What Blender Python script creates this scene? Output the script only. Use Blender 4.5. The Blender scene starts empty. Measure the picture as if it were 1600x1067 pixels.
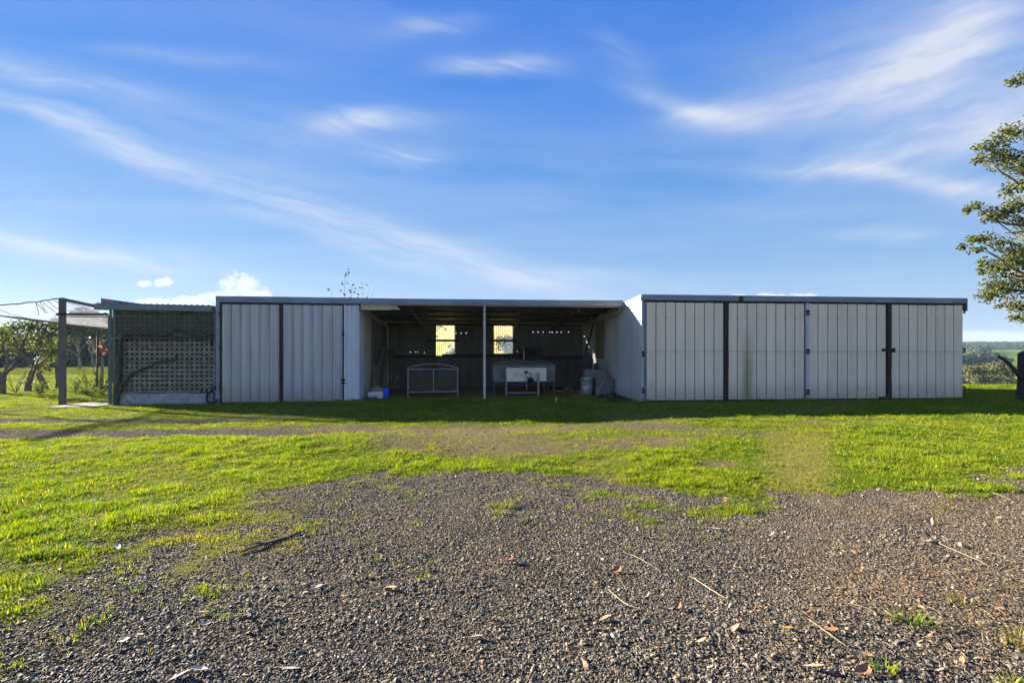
import bpy, math, random
import numpy as np
from mathutils import Vector, Matrix, Quaternion, Euler

# ------------------------------------------------------------------ camera, sky, sun, exposure
SC = bpy.context.scene
COL = SC.collection
TH = math.radians(5.3)
SN, CS = math.sin(TH), math.cos(TH)
FPX, HZ, EYE = 755.6, 555.0, 1.5

cam_data = bpy.data.cameras.new('camera')
cam_data.lens = 17.0
cam_data.sensor_width = 36.0
cam_data.shift_y = 21.5 / 1600
cam_data.clip_start = 0.05
cam_data.clip_end = 20000
cam = bpy.data.objects.new('camera', cam_data)
COL.objects.link(cam)
cam.location = (0, 0, EYE)
cam.rotation_euler = (math.radians(90), 0, -TH)
SC.camera = cam

SUN_EL = math.radians(16.0)
SUN_AZ = math.radians(-60.0)          # from +Y towards +X: the sun stands behind the sheds, to the left
SUN_VEC = Vector((math.sin(SUN_AZ) * math.cos(SUN_EL), math.cos(SUN_AZ) * math.cos(SUN_EL), math.sin(SUN_EL)))
sun_data = bpy.data.lights.new('sun', 'SUN')
sun_data.energy = 4.8
sun_data.angle = math.radians(0.53)
sun_data.color = (1.0, 0.90, 0.74)
sun = bpy.data.objects.new('sun', sun_data)
COL.objects.link(sun)
sun.location = (-20, 20, 20)
sun.rotation_euler = (-SUN_VEC).to_track_quat('-Z', 'Y').to_euler()

SC.view_settings.view_transform = 'Standard'
SC.view_settings.look = 'None'
SC.view_settings.gamma = 1.0
SC.view_settings.use_curve_mapping = False
SC.view_settings.exposure = 2.58
SC.cycles.transparent_max_bounces = 24
SC.cycles.max_bounces = 8
SC.cycles.volume_bounces = 0

class NT:
    """tiny helper for building shader node graphs"""
    def __init__(self, tree):
        self.t = tree
    def node(self, kind, **kw):
        n = self.t.nodes.new(kind)
        for k, v in kw.items():
            setattr(n, k, v)
        return n
    def link(self, a, b):
        self.t.links.new(a, b)
    def put(self, sock, v):
        if isinstance(v, E): v = v.s
        if isinstance(v, bpy.types.NodeSocket): self.link(v, sock)
        else: sock.default_value = v
    def math(self, op, a, b=None, c=None, clamp=False):
        n = self.node('ShaderNodeMath', operation=op, use_clamp=clamp)
        self.put(n.inputs[0], a)
        if b is not None: self.put(n.inputs[1], b)
        if c is not None: self.put(n.inputs[2], c)
        return E(self, n.outputs[0])
    def noise(self, vec, scale, detail=4, rough=0.55, out='Fac'):
        n = self.node('ShaderNodeTexNoise')
        self.put(n.inputs['Vector'], vec)
        n.inputs['Scale'].default_value = scale
        n.inputs['Detail'].default_value = detail
        n.inputs['Roughness'].default_value = rough
        return E(self, n.outputs[out])
    def smooth(self, x, lo, hi, a=0.0, b=1.0):
        n = self.node('ShaderNodeMapRange', interpolation_type='SMOOTHSTEP')
        for i, v in enumerate((x, lo, hi, a, b)): self.put(n.inputs[i], v)
        return E(self, n.outputs[0])
    def mix(self, f, a, b, blend='MIX'):
        n = self.node('ShaderNodeMix', data_type='RGBA', blend_type=blend)
        n.clamp_factor = True
        self.put(n.inputs[0], f)
        for s, v in ((n.inputs[6], a), (n.inputs[7], b)):
            if isinstance(v, (tuple, list)): v = (*v[:3], 1)
            self.put(s, v)
        return E(self, n.outputs[2])
    def comb(self, x, y, z):
        n = self.node('ShaderNodeCombineXYZ')
        for i, v in enumerate((x, y, z)): self.put(n.inputs[i], v)
        return E(self, n.outputs[0])
    def sep(self, v):
        n = self.node('ShaderNodeSeparateXYZ')
        self.put(n.inputs[0], v)
        return [E(self, o) for o in n.outputs]
    def dot(self, v, w):
        n = self.node('ShaderNodeVectorMath', operation='DOT_PRODUCT')
        self.put(n.inputs[0], v); self.put(n.inputs[1], w)
        return E(self, n.outputs['Value'])
class E:
    def __init__(self, nt, s): self.nt, self.s = nt, s
    def __add__(self, o): return self.nt.math('ADD', self, o)
    def __radd__(self, o): return self.nt.math('ADD', o, self)
    def __sub__(self, o): return self.nt.math('SUBTRACT', self, o)
    def __rsub__(self, o): return self.nt.math('SUBTRACT', o, self)
    def __mul__(self, o): return self.nt.math('MULTIPLY', self, o)
    def __rmul__(self, o): return self.nt.math('MULTIPLY', o, self)
    def __truediv__(self, o): return self.nt.math('DIVIDE', self, o)
    def __pow__(self, o): return self.nt.math('POWER', self, o)

world = bpy.data.worlds.new('World')
SC.world = world
world.use_nodes = True
W = NT(world.node_tree)
world.node_tree.nodes.clear()
def build_sky():
    sky = W.node('ShaderNodeTexSky', sky_type='NISHITA')
    sky.sun_disc = False
    sky.sun_elevation = SUN_EL
    sky.sun_rotation = SUN_AZ
    sky.altitude = 300
    sky.air_density = 1.0
    sky.dust_density = 0.25
    sky.ozone_density = 2.5
    tc = W.node('ShaderNodeTexCoord')
    d = tc.outputs['Generated']
    x, y, z = W.sep(d)
    # directions seen as a tangent plane round the middle of the view: right, up per unit forward
    fwd = W.dot(d, (SN, CS, 0))
    rgt = W.dot(d, (CS, -SN, 0))
    ff = W.math('MAXIMUM', fwd, 0.05)
    U = rgt / ff
    V = z / ff
    front = W.smooth(fwd, 0.1, 0.35)
    warp = W.noise(W.comb(U * 2.2, V * 3.5, 0.3), 1.6, 3, 0.6, 'Color')
    wx, wy, wz = W.sep(warp)
    Uw = U + (wx - 0.5) * 0.10
    Vw = V + (wy - 0.5) * 0.055
    # fibres: noise stretched along the drift of the cirrus
    ca, sa = math.cos(math.radians(-14)), math.sin(math.radians(-14))
    fib_l = W.noise(W.comb((Uw * ca + Vw * sa) * 3.0, (Vw * ca - Uw * sa) * 22.0, 1.7), 1.3, 6, 0.62)
    ca, sa = math.cos(math.radians(16)), math.sin(math.radians(16))
    fib_r = W.noise(W.comb((Uw * ca + Vw * sa) * 3.0, (Vw * ca - Uw * sa) * 18.0, 4.7), 1.3, 6, 0.62)
    fl = W.smooth(fib_l, 0.27, 0.70, 0.24, 1.2)
    fr = W.smooth(fib_r, 0.25, 0.74, 0.46, 1.08)
    strokes = [  # px, py, half length, half width, tilt, bend, strength, which fibres
        (60, 170, 120, 15, -17, 0.0, .34, 0), (200, 236, 130, 17, -22, 0.1, .38, 0), (400, 310, 190, 30, -17, 0.2, .27, 0),
        (600, 372, 170, 36, -18, 0.2, .30, 0), (760, 412, 150, 24, -13, -0.3, .40, 0), (830, 432, 170, 16, -4, 0, .30, 0),
        (70, 384, 190, 17, -9, 0.0, .46, 0), (300, 415, 190, 20, -7, 0.0, .26, 0), (105, 130, 120, 17, -9, 0.0, .32, 0), (-20, 95, 140, 24, -12, 0, .30, 0),
        (772, 101, 72, 13, -1, -0.2, .72, 0), (575, 187, 76, 17, 4, -0.25, .60, 0), (640, 243, 52, 15, -7, 0.2, .50, 0), (668, 38, 72, 14, 5, 0, .30, 0),
        (250, 180, 170, 60, -12, 0, .10, 0), (470, 240, 160, 60, -15, 0, .12, 0), (985, 95, 60, 20, -35, 0, .18, 0), (260, 88, 130, 12, -6, 0, .16, 0),
        (1075, 172, 90, 17, -17, 0.35, .52, 1), (1180, 180, 110, 20, 8, 0.2, .50, 1), (1300, 140, 170, 42, 20, 0.1, .44, 1),
        (1450, 105, 130, 44, 28, 0.0, .44, 1), (1500, 60, 100, 46, 40, 0, .42, 1), (1350, 40, 240, 40, 20, 0, .18, 1),
        (1440, 222, 170, 32, 17, 0.0, .50, 1), (1560, 180, 140, 46, 20, 0, .46, 1), (1280, 263, 130, 13, 1, 0, .36, 1), (1420, 282, 130, 15, -9, 0.1, .50, 1),
        (1480, 80, 130, 70, 32, 0, .26, 1), (1400, 140, 190, 46, 22, 0, .16, 1), (1540, 296, 110, 22, -4, 0, .46, 1), (1395, 366, 90, 10, 1, 0, .40, 1), (1250, 330, 160, 16, 3, 0, .14, 1), (1700, 110, 170, 70, 25, 0, .35, 1)]
    total = None
    for (px, py, hl, hw, tilt, bend, k, which) in strokes:
        u0, v0 = (px - 800) / FPX, (HZ - py) / FPX
        c_, s_ = math.cos(math.radians(tilt)), math.sin(math.radians(tilt))
        du, dv = Uw - u0, Vw - v0
        p = (du * c_ + dv * s_) * (FPX / hl)
        q = (dv * c_ - du * s_) * (FPX / hw)
        pp = p * p
        if bend: q = q - pp * bend
        g = W.math('POWER', 2.71828, (pp + q * q) * -0.9) * k
        g = g * (fr if which else fl)
        total = g if total is None else total + g
    total = total * front
    # thin cirrus veil, thickened out of view to lighten the shade
    zz = W.math('MAXIMUM', z, 0.06)
    veil = W.noise(W.comb(x / zz * 0.55, y / zz * 1.3, 2.0), 0.8, 5, 0.6)
    veil = W.smooth(veil, 0.38, 0.76, 0.0, 0.84 - 0.68 * front) * W.smooth(z, 0.04, 0.2)
    total = W.math('MINIMUM', total + veil, 0.9)
    # small cumulus low over the horizon
    cn = W.noise(W.comb(U * 16, V * 20, 0.0), 1.9, 7, 0.62)
    puffs = [(373, 452, 42, 30), (403, 463, 26, 20), (340, 466, 40, 14), (255, 441, 20, 9), (228, 443, 16, 6), (290, 472, 90, 10), (1205, 462, 26, 6), (1255, 462, 22, 6), (1150, 464, 22, 5)]
    cum = None
    for (px, py, rx, ry) in puffs:
        du, dv = (U - (px - 800) / FPX) * (FPX / rx), (V - (HZ - py) / FPX) * (FPX / ry)
        g = 1.0 - (du * du + dv * dv)
        cum = g if cum is None else W.math('MAXIMUM', cum, g)
    cum = W.smooth(cum + (cn - 0.5) * 4.2, 0.10, 0.85, 0, 0.85) * front
    az = W.math('ARCTAN2', x, y)
    bank = W.noise(W.comb(az * 7.0, z * 30.0, 5.0), 1.5, 5, 0.6)
    bank = W.smooth(bank - W.math('ABSOLUTE', z - 0.026) * 17.0, 0.22, 0.42, 0, 0.75)
    cum = W.math('MAXIMUM', cum, bank)
    hs = W.node('ShaderNodeHueSaturation')
    hs.inputs['Hue'].default_value = 0.5
    hs.inputs['Saturation'].default_value = 1.22
    hs.inputs['Value'].default_value = 1.0
    W.link(sky.outputs[0], hs.inputs['Color'])
    # the clear air's own blue, by height above the horizon, over the Nishita sky
    ramp = W.node('ShaderNodeValToRGB')
    cr = ramp.color_ramp
    stops = [(0.0, (1.62, 1.98, 2.52)), (.08, (1.30, 1.80, 2.55)), (.17, (.86, 1.50, 2.57)), (.36, (.255, .95, 2.57)), (.56, (.11, .68, 2.5)), (1.0, (.13, .55, 2.1))]
    while len(cr.elements) < len(stops): cr.elements.new(.5)
    for e_, (p_, c_) in zip(cr.elements, stops):
        e_.position = p_; e_.color = (*c_, 1)
    W.put(ramp.inputs[0], W.math('MAXIMUM', z, 0.0))
    base = W.mix(0.055, ramp.outputs[0], hs.outputs[0])
    c1 = W.mix(total, base, (2.5, 2.66, 2.95))
    c2 = W.mix(cum, c1, (3.0, 3.08, 3.25))
    bg = W.node('ShaderNodeBackground')
    W.put(bg.inputs['Color'], c2)
    bg.inputs['Strength'].default_value = 0.05
    out = W.node('ShaderNodeOutputWorld')
    W.link(bg.outputs[0], out.inputs['Surface'])
build_sky()

# ------------------------------------------------------------------ from the survey of the photograph to places in the world
def along(px, Y):
    """x on the plane y = Y under the direction of image column px"""
    return Y * math.tan(math.atan((px - 800) / FPX) + TH)
def on(px, py, Y):
    x = along(px, Y)
    d = x * SN + Y * CS
    return Vector((x, Y, EYE + (HZ - py) / FPX * d))
def at(px, py, d):
    r = (px - 800) / FPX * d
    return Vector((r * CS + d * SN, -r * SN + d * CS, EYE + (HZ - py) / FPX * d))
def gp(px, py, z=0.0):
    return at(px, py, (EYE - z) * FPX / (py - HZ))

# ------------------------------------------------------------------ noise in numpy
_T = np.random.default_rng(5).random((256, 256))
def vn(x, y):
    xi, yi = np.floor(x).astype(int), np.floor(y).astype(int)
    fx, fy = x - xi, y - yi
    fx, fy = fx * fx * (3 - 2 * fx), fy * fy * (3 - 2 * fy)
    a, b = _T[xi & 255, yi & 255], _T[(xi + 1) & 255, yi & 255]
    c, d = _T[xi & 255, (yi + 1) & 255], _T[(xi + 1) & 255, (yi + 1) & 255]
    return (a * (1 - fx) + b * fx) * (1 - fy) + (c * (1 - fx) + d * fx) * fy
def fbm(x, y, n=4, off=0.0):
    s, a, t = 0, 1.0, 0
    for i in range(n):
        s = s + a * vn(x * 2 ** i + 17.3 * i + off, y * 2 ** i + 5.1 * i + off * 1.7); t += a; a *= 0.5
    return s / t
def sst(x, lo, hi):
    t = np.clip((x - lo) / (hi - lo), 0, 1)
    return t * t * (3 - 2 * t)

# ------------------------------------------------------------------ the lie of the land
RP = np.array([(0, 0), (24, 0), (30, -.35), (40, -1.6), (70, -6), (120, -13), (200, -15), (300, -11), (400, -4.5), (550, 2), (700, 7), (900, 14), (1400, 31), (1700, 30), (2600, 46), (3400, 30)], float)
LP = np.array([(0, 0), (60, -.05), (95, -.2), (150, -3), (300, -8), (700, -4), (1500, 8), (2600, 14), (3400, 14)], float)
def height(x, y):
    x = np.asarray(x, float); y = np.asarray(y, float)
    dist = np.hypot(x, y)
    d = x * SN + y * CS
    r = x * CS - y * SN
    ang = np.degrees(np.arctan2(r, np.maximum(d, 1e-3)))
    w = sst(ang, 15, 36) * (d > 0)
    # profiles go by the depth ahead of the camera, so that crests run across
    hr = np.interp(np.where(d > 0, d * 1.0, dist), RP[:, 0], RP[:, 1])
    hl = np.interp(dist, LP[:, 0], LP[:, 1])
    h = hr * w + hl * (1 - w)
    h = h + 4 * (fbm(x / 260, y / 260, 3) - .5) * sst(dist, 150, 700)
    near = 1 - sst(dist, 40, 120)
    shed = sst(y, 13.3, 14.8) * (1 - sst(y, 24, 27)) * sst(x, -16, -12) * (1 - sst(x, 18, 22))
    h = h + near * (0.085 * (fbm(x / 3.1, y / 3.1, 3, 3.0) - .5) + 0.035 * (fbm(x / .8, y / .8, 3, 9.0) - .5)) * (1 - .8 * shed)
    # wheel tracks run along the front of the sheds; the lawn lies a little proud of them on the right
    h = h - 0.10 * sst(-x, 3, 8) * sst(y, 9, 14) * (1 - sst(y, 40, 60))
    h = h + 0.03 * sst(x, 2.2, 5.5) * sst(y, 7.5, 10.2) * (1 - sst(y, 11.6, 14.2))
    h = h + 0.08 * np.exp(-((x + 1.6) / 3.2) ** 2 - ((y - 8.6) / .9) ** 2)
    h = h - 0.06 * np.exp(-((x - .2) / 2.2) ** 2 - ((y - 10.4) / .9) ** 2)
    return h
def hz(x, y):
    return float(height(np.array([x]), np.array([y]))[0])

def img(x, y):
    """image position of flat ground, used to hand the surveyed patches of grass and gravel to the world"""
    d = x * SN + y * CS
    r = x * CS - y * SN
    dd = np.maximum(d, 0.3)
    return 800 + FPX * r / dd, HZ + FPX * EYE / dd, d
YB = np.array([(-900, 1180), (-400, 1030), (0, 905), (130, 868), (250, 832), (350, 803), (450, 778), (560, 757), (680, 741), (800, 736), (880, 742), (950, 756), (1010, 772), (1100, 782), (1220, 784), (1330, 772), (1450, 762), (1600, 748), (2100, 720), (3000, 700)], float)
def blob(px, py, cx, cy, rx, ry, p=1.0):
    return np.exp(-(((px - cx) / rx) ** 2 + ((py - cy) / ry) ** 2) * p)
def masks(x, y):
    """grass 0..1, litter 0..1, olive 0..1 (a worn duller patch), at world places"""
    px, py, d = img(x, y)
    n1 = fbm(x / 1.1, y / 1.1, 4, 1.0) - .5
    n2 = fbm(x / .28, y / .28, 3, 6.0) - .5
    n3 = fbm(x / 4.2, y / 2.4, 4, 21.0) - .5
    yb = np.interp(px, YB[:, 0], YB[:, 1])
    ys = np.maximum(py - HZ, 1)
    e = (yb - py) + n1 * 70 * np.clip(ys / 220, .25, 1.6) + n2 * 46 * np.clip(ys / 220, .2, 1.5)
    g = sst(e, -9, 12)
    fringe = np.exp(-np.maximum(-e, 0) / 110.) * np.clip(1.35 - px / 620, .17 * (px < 1180), .9) * (.40 + .50 * sst(n2 + .5 * n1, -.10, .12))
    g = np.maximum(g, fringe)
    spots = sst(n1 + n2 * .8, .20, .42) * .4 * (1 - sst(px, 500, 760)) * (1 - sst(-e, 40, 210))
    g = np.maximum(g, spots)
    lim = lambda a, k, j=1.0, top=1.0: 1 - np.clip(a * k * (1 + j * (n2 * 1.6 + n1 * 1.3)), 0, top)
    tr1 = np.exp(-((py - 675 - n1 * 6) / 8.5) ** 4) * (1 - sst(px, 300, 640) * .55) * (1 - sst(px, 640, 900))
    tr2 = np.exp(-((py - 653 - n1 * 3) / 4.5) ** 4) * (1 - sst(px, 300, 500))
    g = g * lim(tr1, 1.0, .5) * lim(tr2, .95, .5)
    bare = blob(px, py, 770, 694, 175, 20) * 1.15 + blob(px, py, 800, 666, 190, 7) * .62 + blob(px, py, 1020, 690, 70, 9) * .75 + blob(px, py, 1120, 724, 46, 8) * .8 + blob(px, py, 500, 668, 200, 8) * .5 + blob(px, py, 1330, 662, 260, 4) * .45 + blob(px, py, 960, 760, 70, 12) * .5
    g = g * lim(bare, 1.0, 1.2, .62)
    tong = blob(px, py, 1012, 798, 34, 20) * .8 + blob(px, py, 935, 768, 50, 9) * .7 + blob(px, py, 1080, 800, 60, 10) * .3 + blob(px, py, 1160, 790, 60, 12) * .5
    g = np.maximum(g, np.clip(tong * (1 + 3.2 * n2), 0, .8))
    g = g * (1 - .6 * sst(n3, .10, .26) * (py < 740))
    inside = sst(y, 16.9, 18.4) * (x > -8.2) * (x < 17) * (1 - sst(y, 23.5, 24.2))
    g = g * (1 - inside)
    far = sst(d, 32, 60)
    g = g * (1 - far) + .95 * far
    g = np.where(d < 0.5, sst(fbm(x / 5, y / 5), .35, .6), g)
    lit = sst(px, 1080, 1420) * sst(py, 745, 790) * (1 - .55 * sst(py, 900, 1060)) * np.clip(1 + 2.4 * n1 + 1.6 * n2, 0, 1.4)
    lit = np.maximum(lit, .35 * sst(n1 + n2 * .5, .1, .3) * (1 - g))
    oli = np.exp(-(((px - 1250) / 66) ** 4 + ((py - 722) / 62) ** 4)) * .85
    oli = np.maximum(oli, .8 * np.clip(bare, 0, 1))
    oli = np.maximum(oli, sst(fbm(x / 1.9, y / 1.9, 3, 31.) - .5, .05, .25) * .55)
    oli = np.maximum(oli, .5 * fringe)
    soil = np.clip(bare * (1 + 1.2 * n1), 0, 1) * (py < 748) * .75
    soil = np.maximum(soil, inside)
    return g, np.clip(lit, 0, 1), oli, soil

# ------------------------------------------------------------------ mesh helpers
class MB:
    def __init__(self):
        self.v, self.f = [], []
    def add(self, verts, faces):
        o = len(self.v)
        self.v += [tuple(p) for p in verts]
        self.f += [tuple(i + o for i in f) for f in faces]
        return self
    def box(self, lo, hi, jit=None):
        x0, y0, z0 = lo; x1, y1, z1 = hi
        v = [(x0, y0, z0), (x1, y0, z0), (x1, y1, z0), (x0, y1, z0), (x0, y0, z1), (x1, y0, z1), (x1, y1, z1), (x0, y1, z1)]
        if jit:
            v = [(a + random.uniform(-jit, jit), b + random.uniform(-jit, jit), c + random.uniform(-jit, jit)) for a, b, c in v]
        return self.add(v, [(0, 3, 2, 1), (4, 5, 6, 7), (0, 1, 5, 4), (1, 2, 6, 5), (2, 3, 7, 6), (3, 0, 4, 7)])
    def bar(self, a, b, w, h, up=(0, 0, 1)):
        a, b = Vector(a), Vector(b)
        t = (b - a).normalized()
        up = Vector(up)
        if abs(t.dot(up)) > .95: up = Vector((0, 1, 0))
        s = t.cross(up).normalized(); u = s.cross(t)
        v = []
        for p in (a, b):
            for (i, j) in ((-1, -1), (1, -1), (1, 1), (-1, 1)):
                v.append(p + s * (i * w / 2) + u * (j * h / 2))
        return self.add(v, [(3, 2, 1, 0), (4, 5, 6, 7), (0, 1, 5, 4), (1, 2, 6, 5), (2, 3, 7, 6), (3, 0, 4, 7)])
    def tube(self, pts, rad, n=8, cap=True):
        pts = [Vector(p) for p in pts]
        if not hasattr(rad, '__len__'): rad = [rad] * len(pts)
        rings = []; prev = None
        for i, p in enumerate(pts):
            t = (pts[min(i + 1, len(pts) - 1)] - pts[max(i - 1, 0)])
            if t.length < 1e-9: t = Vector((0, 0, 1))
            t.normalize()
            if prev is None:
                prev = t.orthogonal().normalized()
            s = (prev - t * prev.dot(t))
            s = s.normalized() if s.length > 1e-6 else t.orthogonal().normalized()
            prev = s; u = t.cross(s)
            rings.append([p + (s * math.cos(2 * math.pi * k / n) + u * math.sin(2 * math.pi * k / n)) * rad[i] for k in range(n)])
        v = [q for r in rings for q in r]
        f = []
        for i in range(len(pts) - 1):
            for k in range(n):
                a, b = i * n + k, i * n + (k + 1) % n
                f.append((a, b, b + n, a + n))
        if cap:
            f.append(tuple(reversed(range(n)))); m = (len(pts) - 1) * n
            f.append(tuple(range(m, m + n)))
        return self.add(v, f)
    def lathe(self, c, prof, n=16):
        v, f = [], []
        for (r, z) in prof:
            for k in range(n):
                v.append((c[0] + r * math.cos(2 * math.pi * k / n), c[1] + r * math.sin(2 * math.pi * k / n), c[2] + z))
        for i in range(len(prof) - 1):
            for k in range(n):
                a, b = i * n + k, i * n + (k + 1) % n
                f.append((a, b, b + n, a + n))
        return self.add(v, f)
    def strip(self, prof, fn):
        """prof: list of profile points; fn(profile point, end) -> 3D; a ruled surface over two ends"""
        v = [fn(p, 0) for p in prof] + [fn(p, 1) for p in prof]
        n = len(prof)
        return self.add(v, [(i, i + 1, i + 1 + n, i + n) for i in range(n - 1)])
    def prism(self, poly, h):
        """poly: 3D points of a flat outline, h: extrusion vector"""
        n = len(poly); h = Vector(h)
        v = [Vector(p) for p in poly] + [Vector(p) + h for p in poly]
        return self.add(v, [tuple(reversed(range(n))), tuple(range(n, 2 * n))] + [(i, (i + 1) % n, (i + 1) % n + n, i + n) for i in range(n)])
    def mesh(self, name, mat, off=(0, 0, 0), smooth=False):
        me = bpy.data.meshes.new(name)
        ox, oy, oz = off
        me.from_pydata([(a - ox, b - oy, c - oz) for a, b, c in self.v], [], self.f)
        me.materials.append(mat)
        if smooth: me.shade_smooth()
        me.update()
        return me

def world_of(o):
    p = Vector((0, 0, 0))
    while o is not None:
        p += o.location; o = o.parent
    return p
def link(name, me, parent=None, loc=None):
    o = bpy.data.objects.new(name, me)
    COL.objects.link(o)
    if parent is not None: o.parent = parent
    if loc is not None: o.location = Vector(loc) - (world_of(parent) if parent else Vector((0, 0, 0)))
    return o
def part(name, mb, mat, parent, smooth=False, label=None, kind=None):
    o = link(name, mb.mesh(name, mat, world_of(parent), smooth), parent)
    if label: o['label'] = label
    if kind: o['kind'] = kind
    return o
def tag(o, label=None, cat=None, group=None, kind=None):
    if label: o['label'] = label
    if cat: o['category'] = cat
    if group: o['group'] = group
    if kind: o['kind'] = kind
    return o
def thing(name, loc, label, cat, group=None):
    o = bpy.data.objects.new(name, None)
    o.empty_display_size = .2
    COL.objects.link(o); o.location = loc
    return tag(o, label, cat, group)
def single(name, mb, mat, loc, label, cat, group=None, smooth=False):
    """a thing that is one mesh, its origin at loc"""
    o = link(name, mb.mesh(name, mat, loc, smooth), None, loc)
    return tag(o, label, cat, group)
def copy_tree(o, parent=None):
    c = o.copy(); COL.objects.link(c); c.parent = parent
    for ch in list(o.children): copy_tree(ch, c)
    return c

# ------------------------------------------------------------------ materials
def pmat(name, c1, c2=None, scale=3.0, stretch=(1, 1, 1), rough=.75, metal=0.0, bump=0.0, bscale=60.0, dirt=None, lo=.35, hi=.65, spots=None, rand=0.0, spec=.35, coords='pos', streak=None):
    m = bpy.data.materials.new(name); m.use_nodes = True
    T = NT(m.node_tree); m.node_tree.nodes.clear()
    geo = T.node('ShaderNodeNewGeometry')
    if coords == 'obj':
        tc = T.node('ShaderNodeTexCoord'); pos = tc.outputs['Object']
    else:
        pos = geo.outputs['Position']
    mp = T.node('ShaderNodeMapping'); T.link(pos, mp.inputs['Vector']); mp.inputs['Scale'].default_value = stretch
    vec = mp.outputs[0]
    col = T.mix(T.smooth(T.noise(vec, scale, 6, .62), lo, hi), c1, c2 or c1)
    if spots:   # (colour, scale, threshold, stretch): rust, stains, lichen
        sc, ss, st, sx = spots
        mp2 = T.node('ShaderNodeMapping'); T.link(pos, mp2.inputs['Vector']); mp2.inputs['Scale'].default_value = sx
        mp2.inputs['Location'].default_value = (3.1, 7.7, 1.3)
        col = T.mix(T.smooth(T.noise(mp2.outputs[0], ss, 6, .7), st, st + .12), col, sc)
    if dirt:    # (colour, full height, none height): splashed soil along the foot
        dc, z0, z1 = dirt
        px, py, pz = T.sep(geo.outputs['Position'])
        zz = pz + (T.noise(geo.outputs['Position'], 4.0, 5, .7) - .5) * 0.5
        col = T.mix(T.smooth(zz, z0, z1, .8, 0.0), col, dc)
    if streak:  # (x, half width, top, colour): one long stain run down from a leak
        x0, hw, zt, sc2 = streak
        px, py, pz = T.sep(geo.outputs['Position'])
        off = T.math('ABSOLUTE', px - x0 + (T.noise(geo.outputs['Position'], 1.7, 3, .6) - .5) * .12)
        k_ = T.smooth(off, hw * .2, hw, 1, 0) * T.smooth(pz + (T.noise(geo.outputs['Position'], 5.0, 4, .6) - .5), zt * .35, zt, .75, 0)
        col = T.mix(k_, col, sc2)
    if rand:
        oi = T.node('ShaderNodeObjectInfo')
        hs = T.node('ShaderNodeHueSaturation')
        T.put(hs.inputs['Value'], T.smooth(oi.outputs['Random'], 0, 1, 1 - rand, 1 + rand))
        T.put(hs.inputs['Color'], col); col = E(T, hs.outputs[0])
    b = T.node('ShaderNodeBsdfPrincipled')
    T.put(b.inputs['Base Color'], col)
    b.inputs['Roughness'].default_value = rough
    b.inputs['Metallic'].default_value = metal
    b.inputs['Specular IOR Level'].default_value = spec
    if bump:
        bn = T.node('ShaderNodeBump'); bn.inputs['Strength'].default_value = bump; bn.inputs['Distance'].default_value = .02
        T.put(bn.inputs['Height'], T.noise(vec, bscale, 4, .6)); T.link(bn.outputs[0], b.inputs['Normal'])
    o = T.node('ShaderNodeOutputMaterial'); T.link(b.outputs[0], o.inputs['Surface'])
    return m
def leafmat(name, cols, trans=.35, tcol=None, rough=.55, pscale=.7, spec=.3):
    """leaves and grass: colour varies by place and by instance; light shows through"""
    m = bpy.data.materials.new(name); m.use_nodes = True
    T = NT(m.node_tree); m.node_tree.nodes.clear()
    geo = T.node('ShaderNodeNewGeometry')
    oi = T.node('ShaderNodeObjectInfo')
    n = T.noise(geo.outputs['Position'], pscale, 4, .6) * .55 + T.noise(geo.outputs['Position'], pscale * 9.0, 3, .6) * .45
    rnd = geo.outputs['Random Per Island']
    f = T.math('FRACT', E(T, rnd) * 3.7 + E(T, oi.outputs['Random']) * 5.3)
    col = T.mix(T.smooth(n + (f - .5) * .35, .36, .64), cols[0], cols[1])
    if len(cols) > 2:
        col = T.mix(T.smooth(f, .86, .93), col, cols[2])
    b = T.node('ShaderNodeBsdfPrincipled')
    T.put(b.inputs['Base Color'], col); b.inputs['Roughness'].default_value = rough; b.inputs['Specular IOR Level'].default_value = spec
    t = T.node('ShaderNodeBsdfTranslucent')
    T.put(t.inputs['Color'], T.mix(1.0, col, tcol or (1.5, 1.5, .7), 'MULTIPLY'))
    mx = T.node('ShaderNodeMixShader'); mx.inputs[0].default_value = trans
    T.link(b.outputs[0], mx.inputs[1]); T.link(t.outputs[0], mx.inputs[2])
    o = T.node('ShaderNodeOutputMaterial'); T.link(mx.outputs[0], o.inputs['Surface'])
    return m
def seethrough(name, col, alpha, trans=0.0, rough=.8, weave=None):
    """netting, shade cloth, fibreglass: part of the light goes straight through"""
    m = bpy.data.materials.new(name); m.use_nodes = True
    T = NT(m.node_tree); m.node_tree.nodes.clear()
    geo = T.node('ShaderNodeNewGeometry')
    c = T.mix(T.smooth(T.noise(geo.outputs['Position'], 3.0, 5, .6), .35, .65), col, tuple(v * .78 for v in col))
    b = T.node('ShaderNodeBsdfDiffuse'); T.put(b.inputs['Color'], c)
    t = T.node('ShaderNodeBsdfTranslucent'); T.put(t.inputs['Color'], c)
    m1 = T.node('ShaderNodeMixShader'); m1.inputs[0].default_value = trans
    T.link(b.outputs[0], m1.inputs[1]); T.link(t.outputs[0], m1.inputs[2])
    tr = T.node('ShaderNodeBsdfTransparent')
    m2 = T.node('ShaderNodeMixShader')
    T.put(m2.inputs[0], T.smooth(T.noise(geo.outputs['Position'], weave or 2.0, 5, .65), .3, .7, alpha - .12, alpha + .12))
    T.link(tr.outputs[0], m2.inputs[1]); T.link(m1.outputs[0], m2.inputs[2])
    o = T.node('ShaderNodeOutputMaterial'); T.link(m2.outputs[0], o.inputs['Surface'])
    return m

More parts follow.
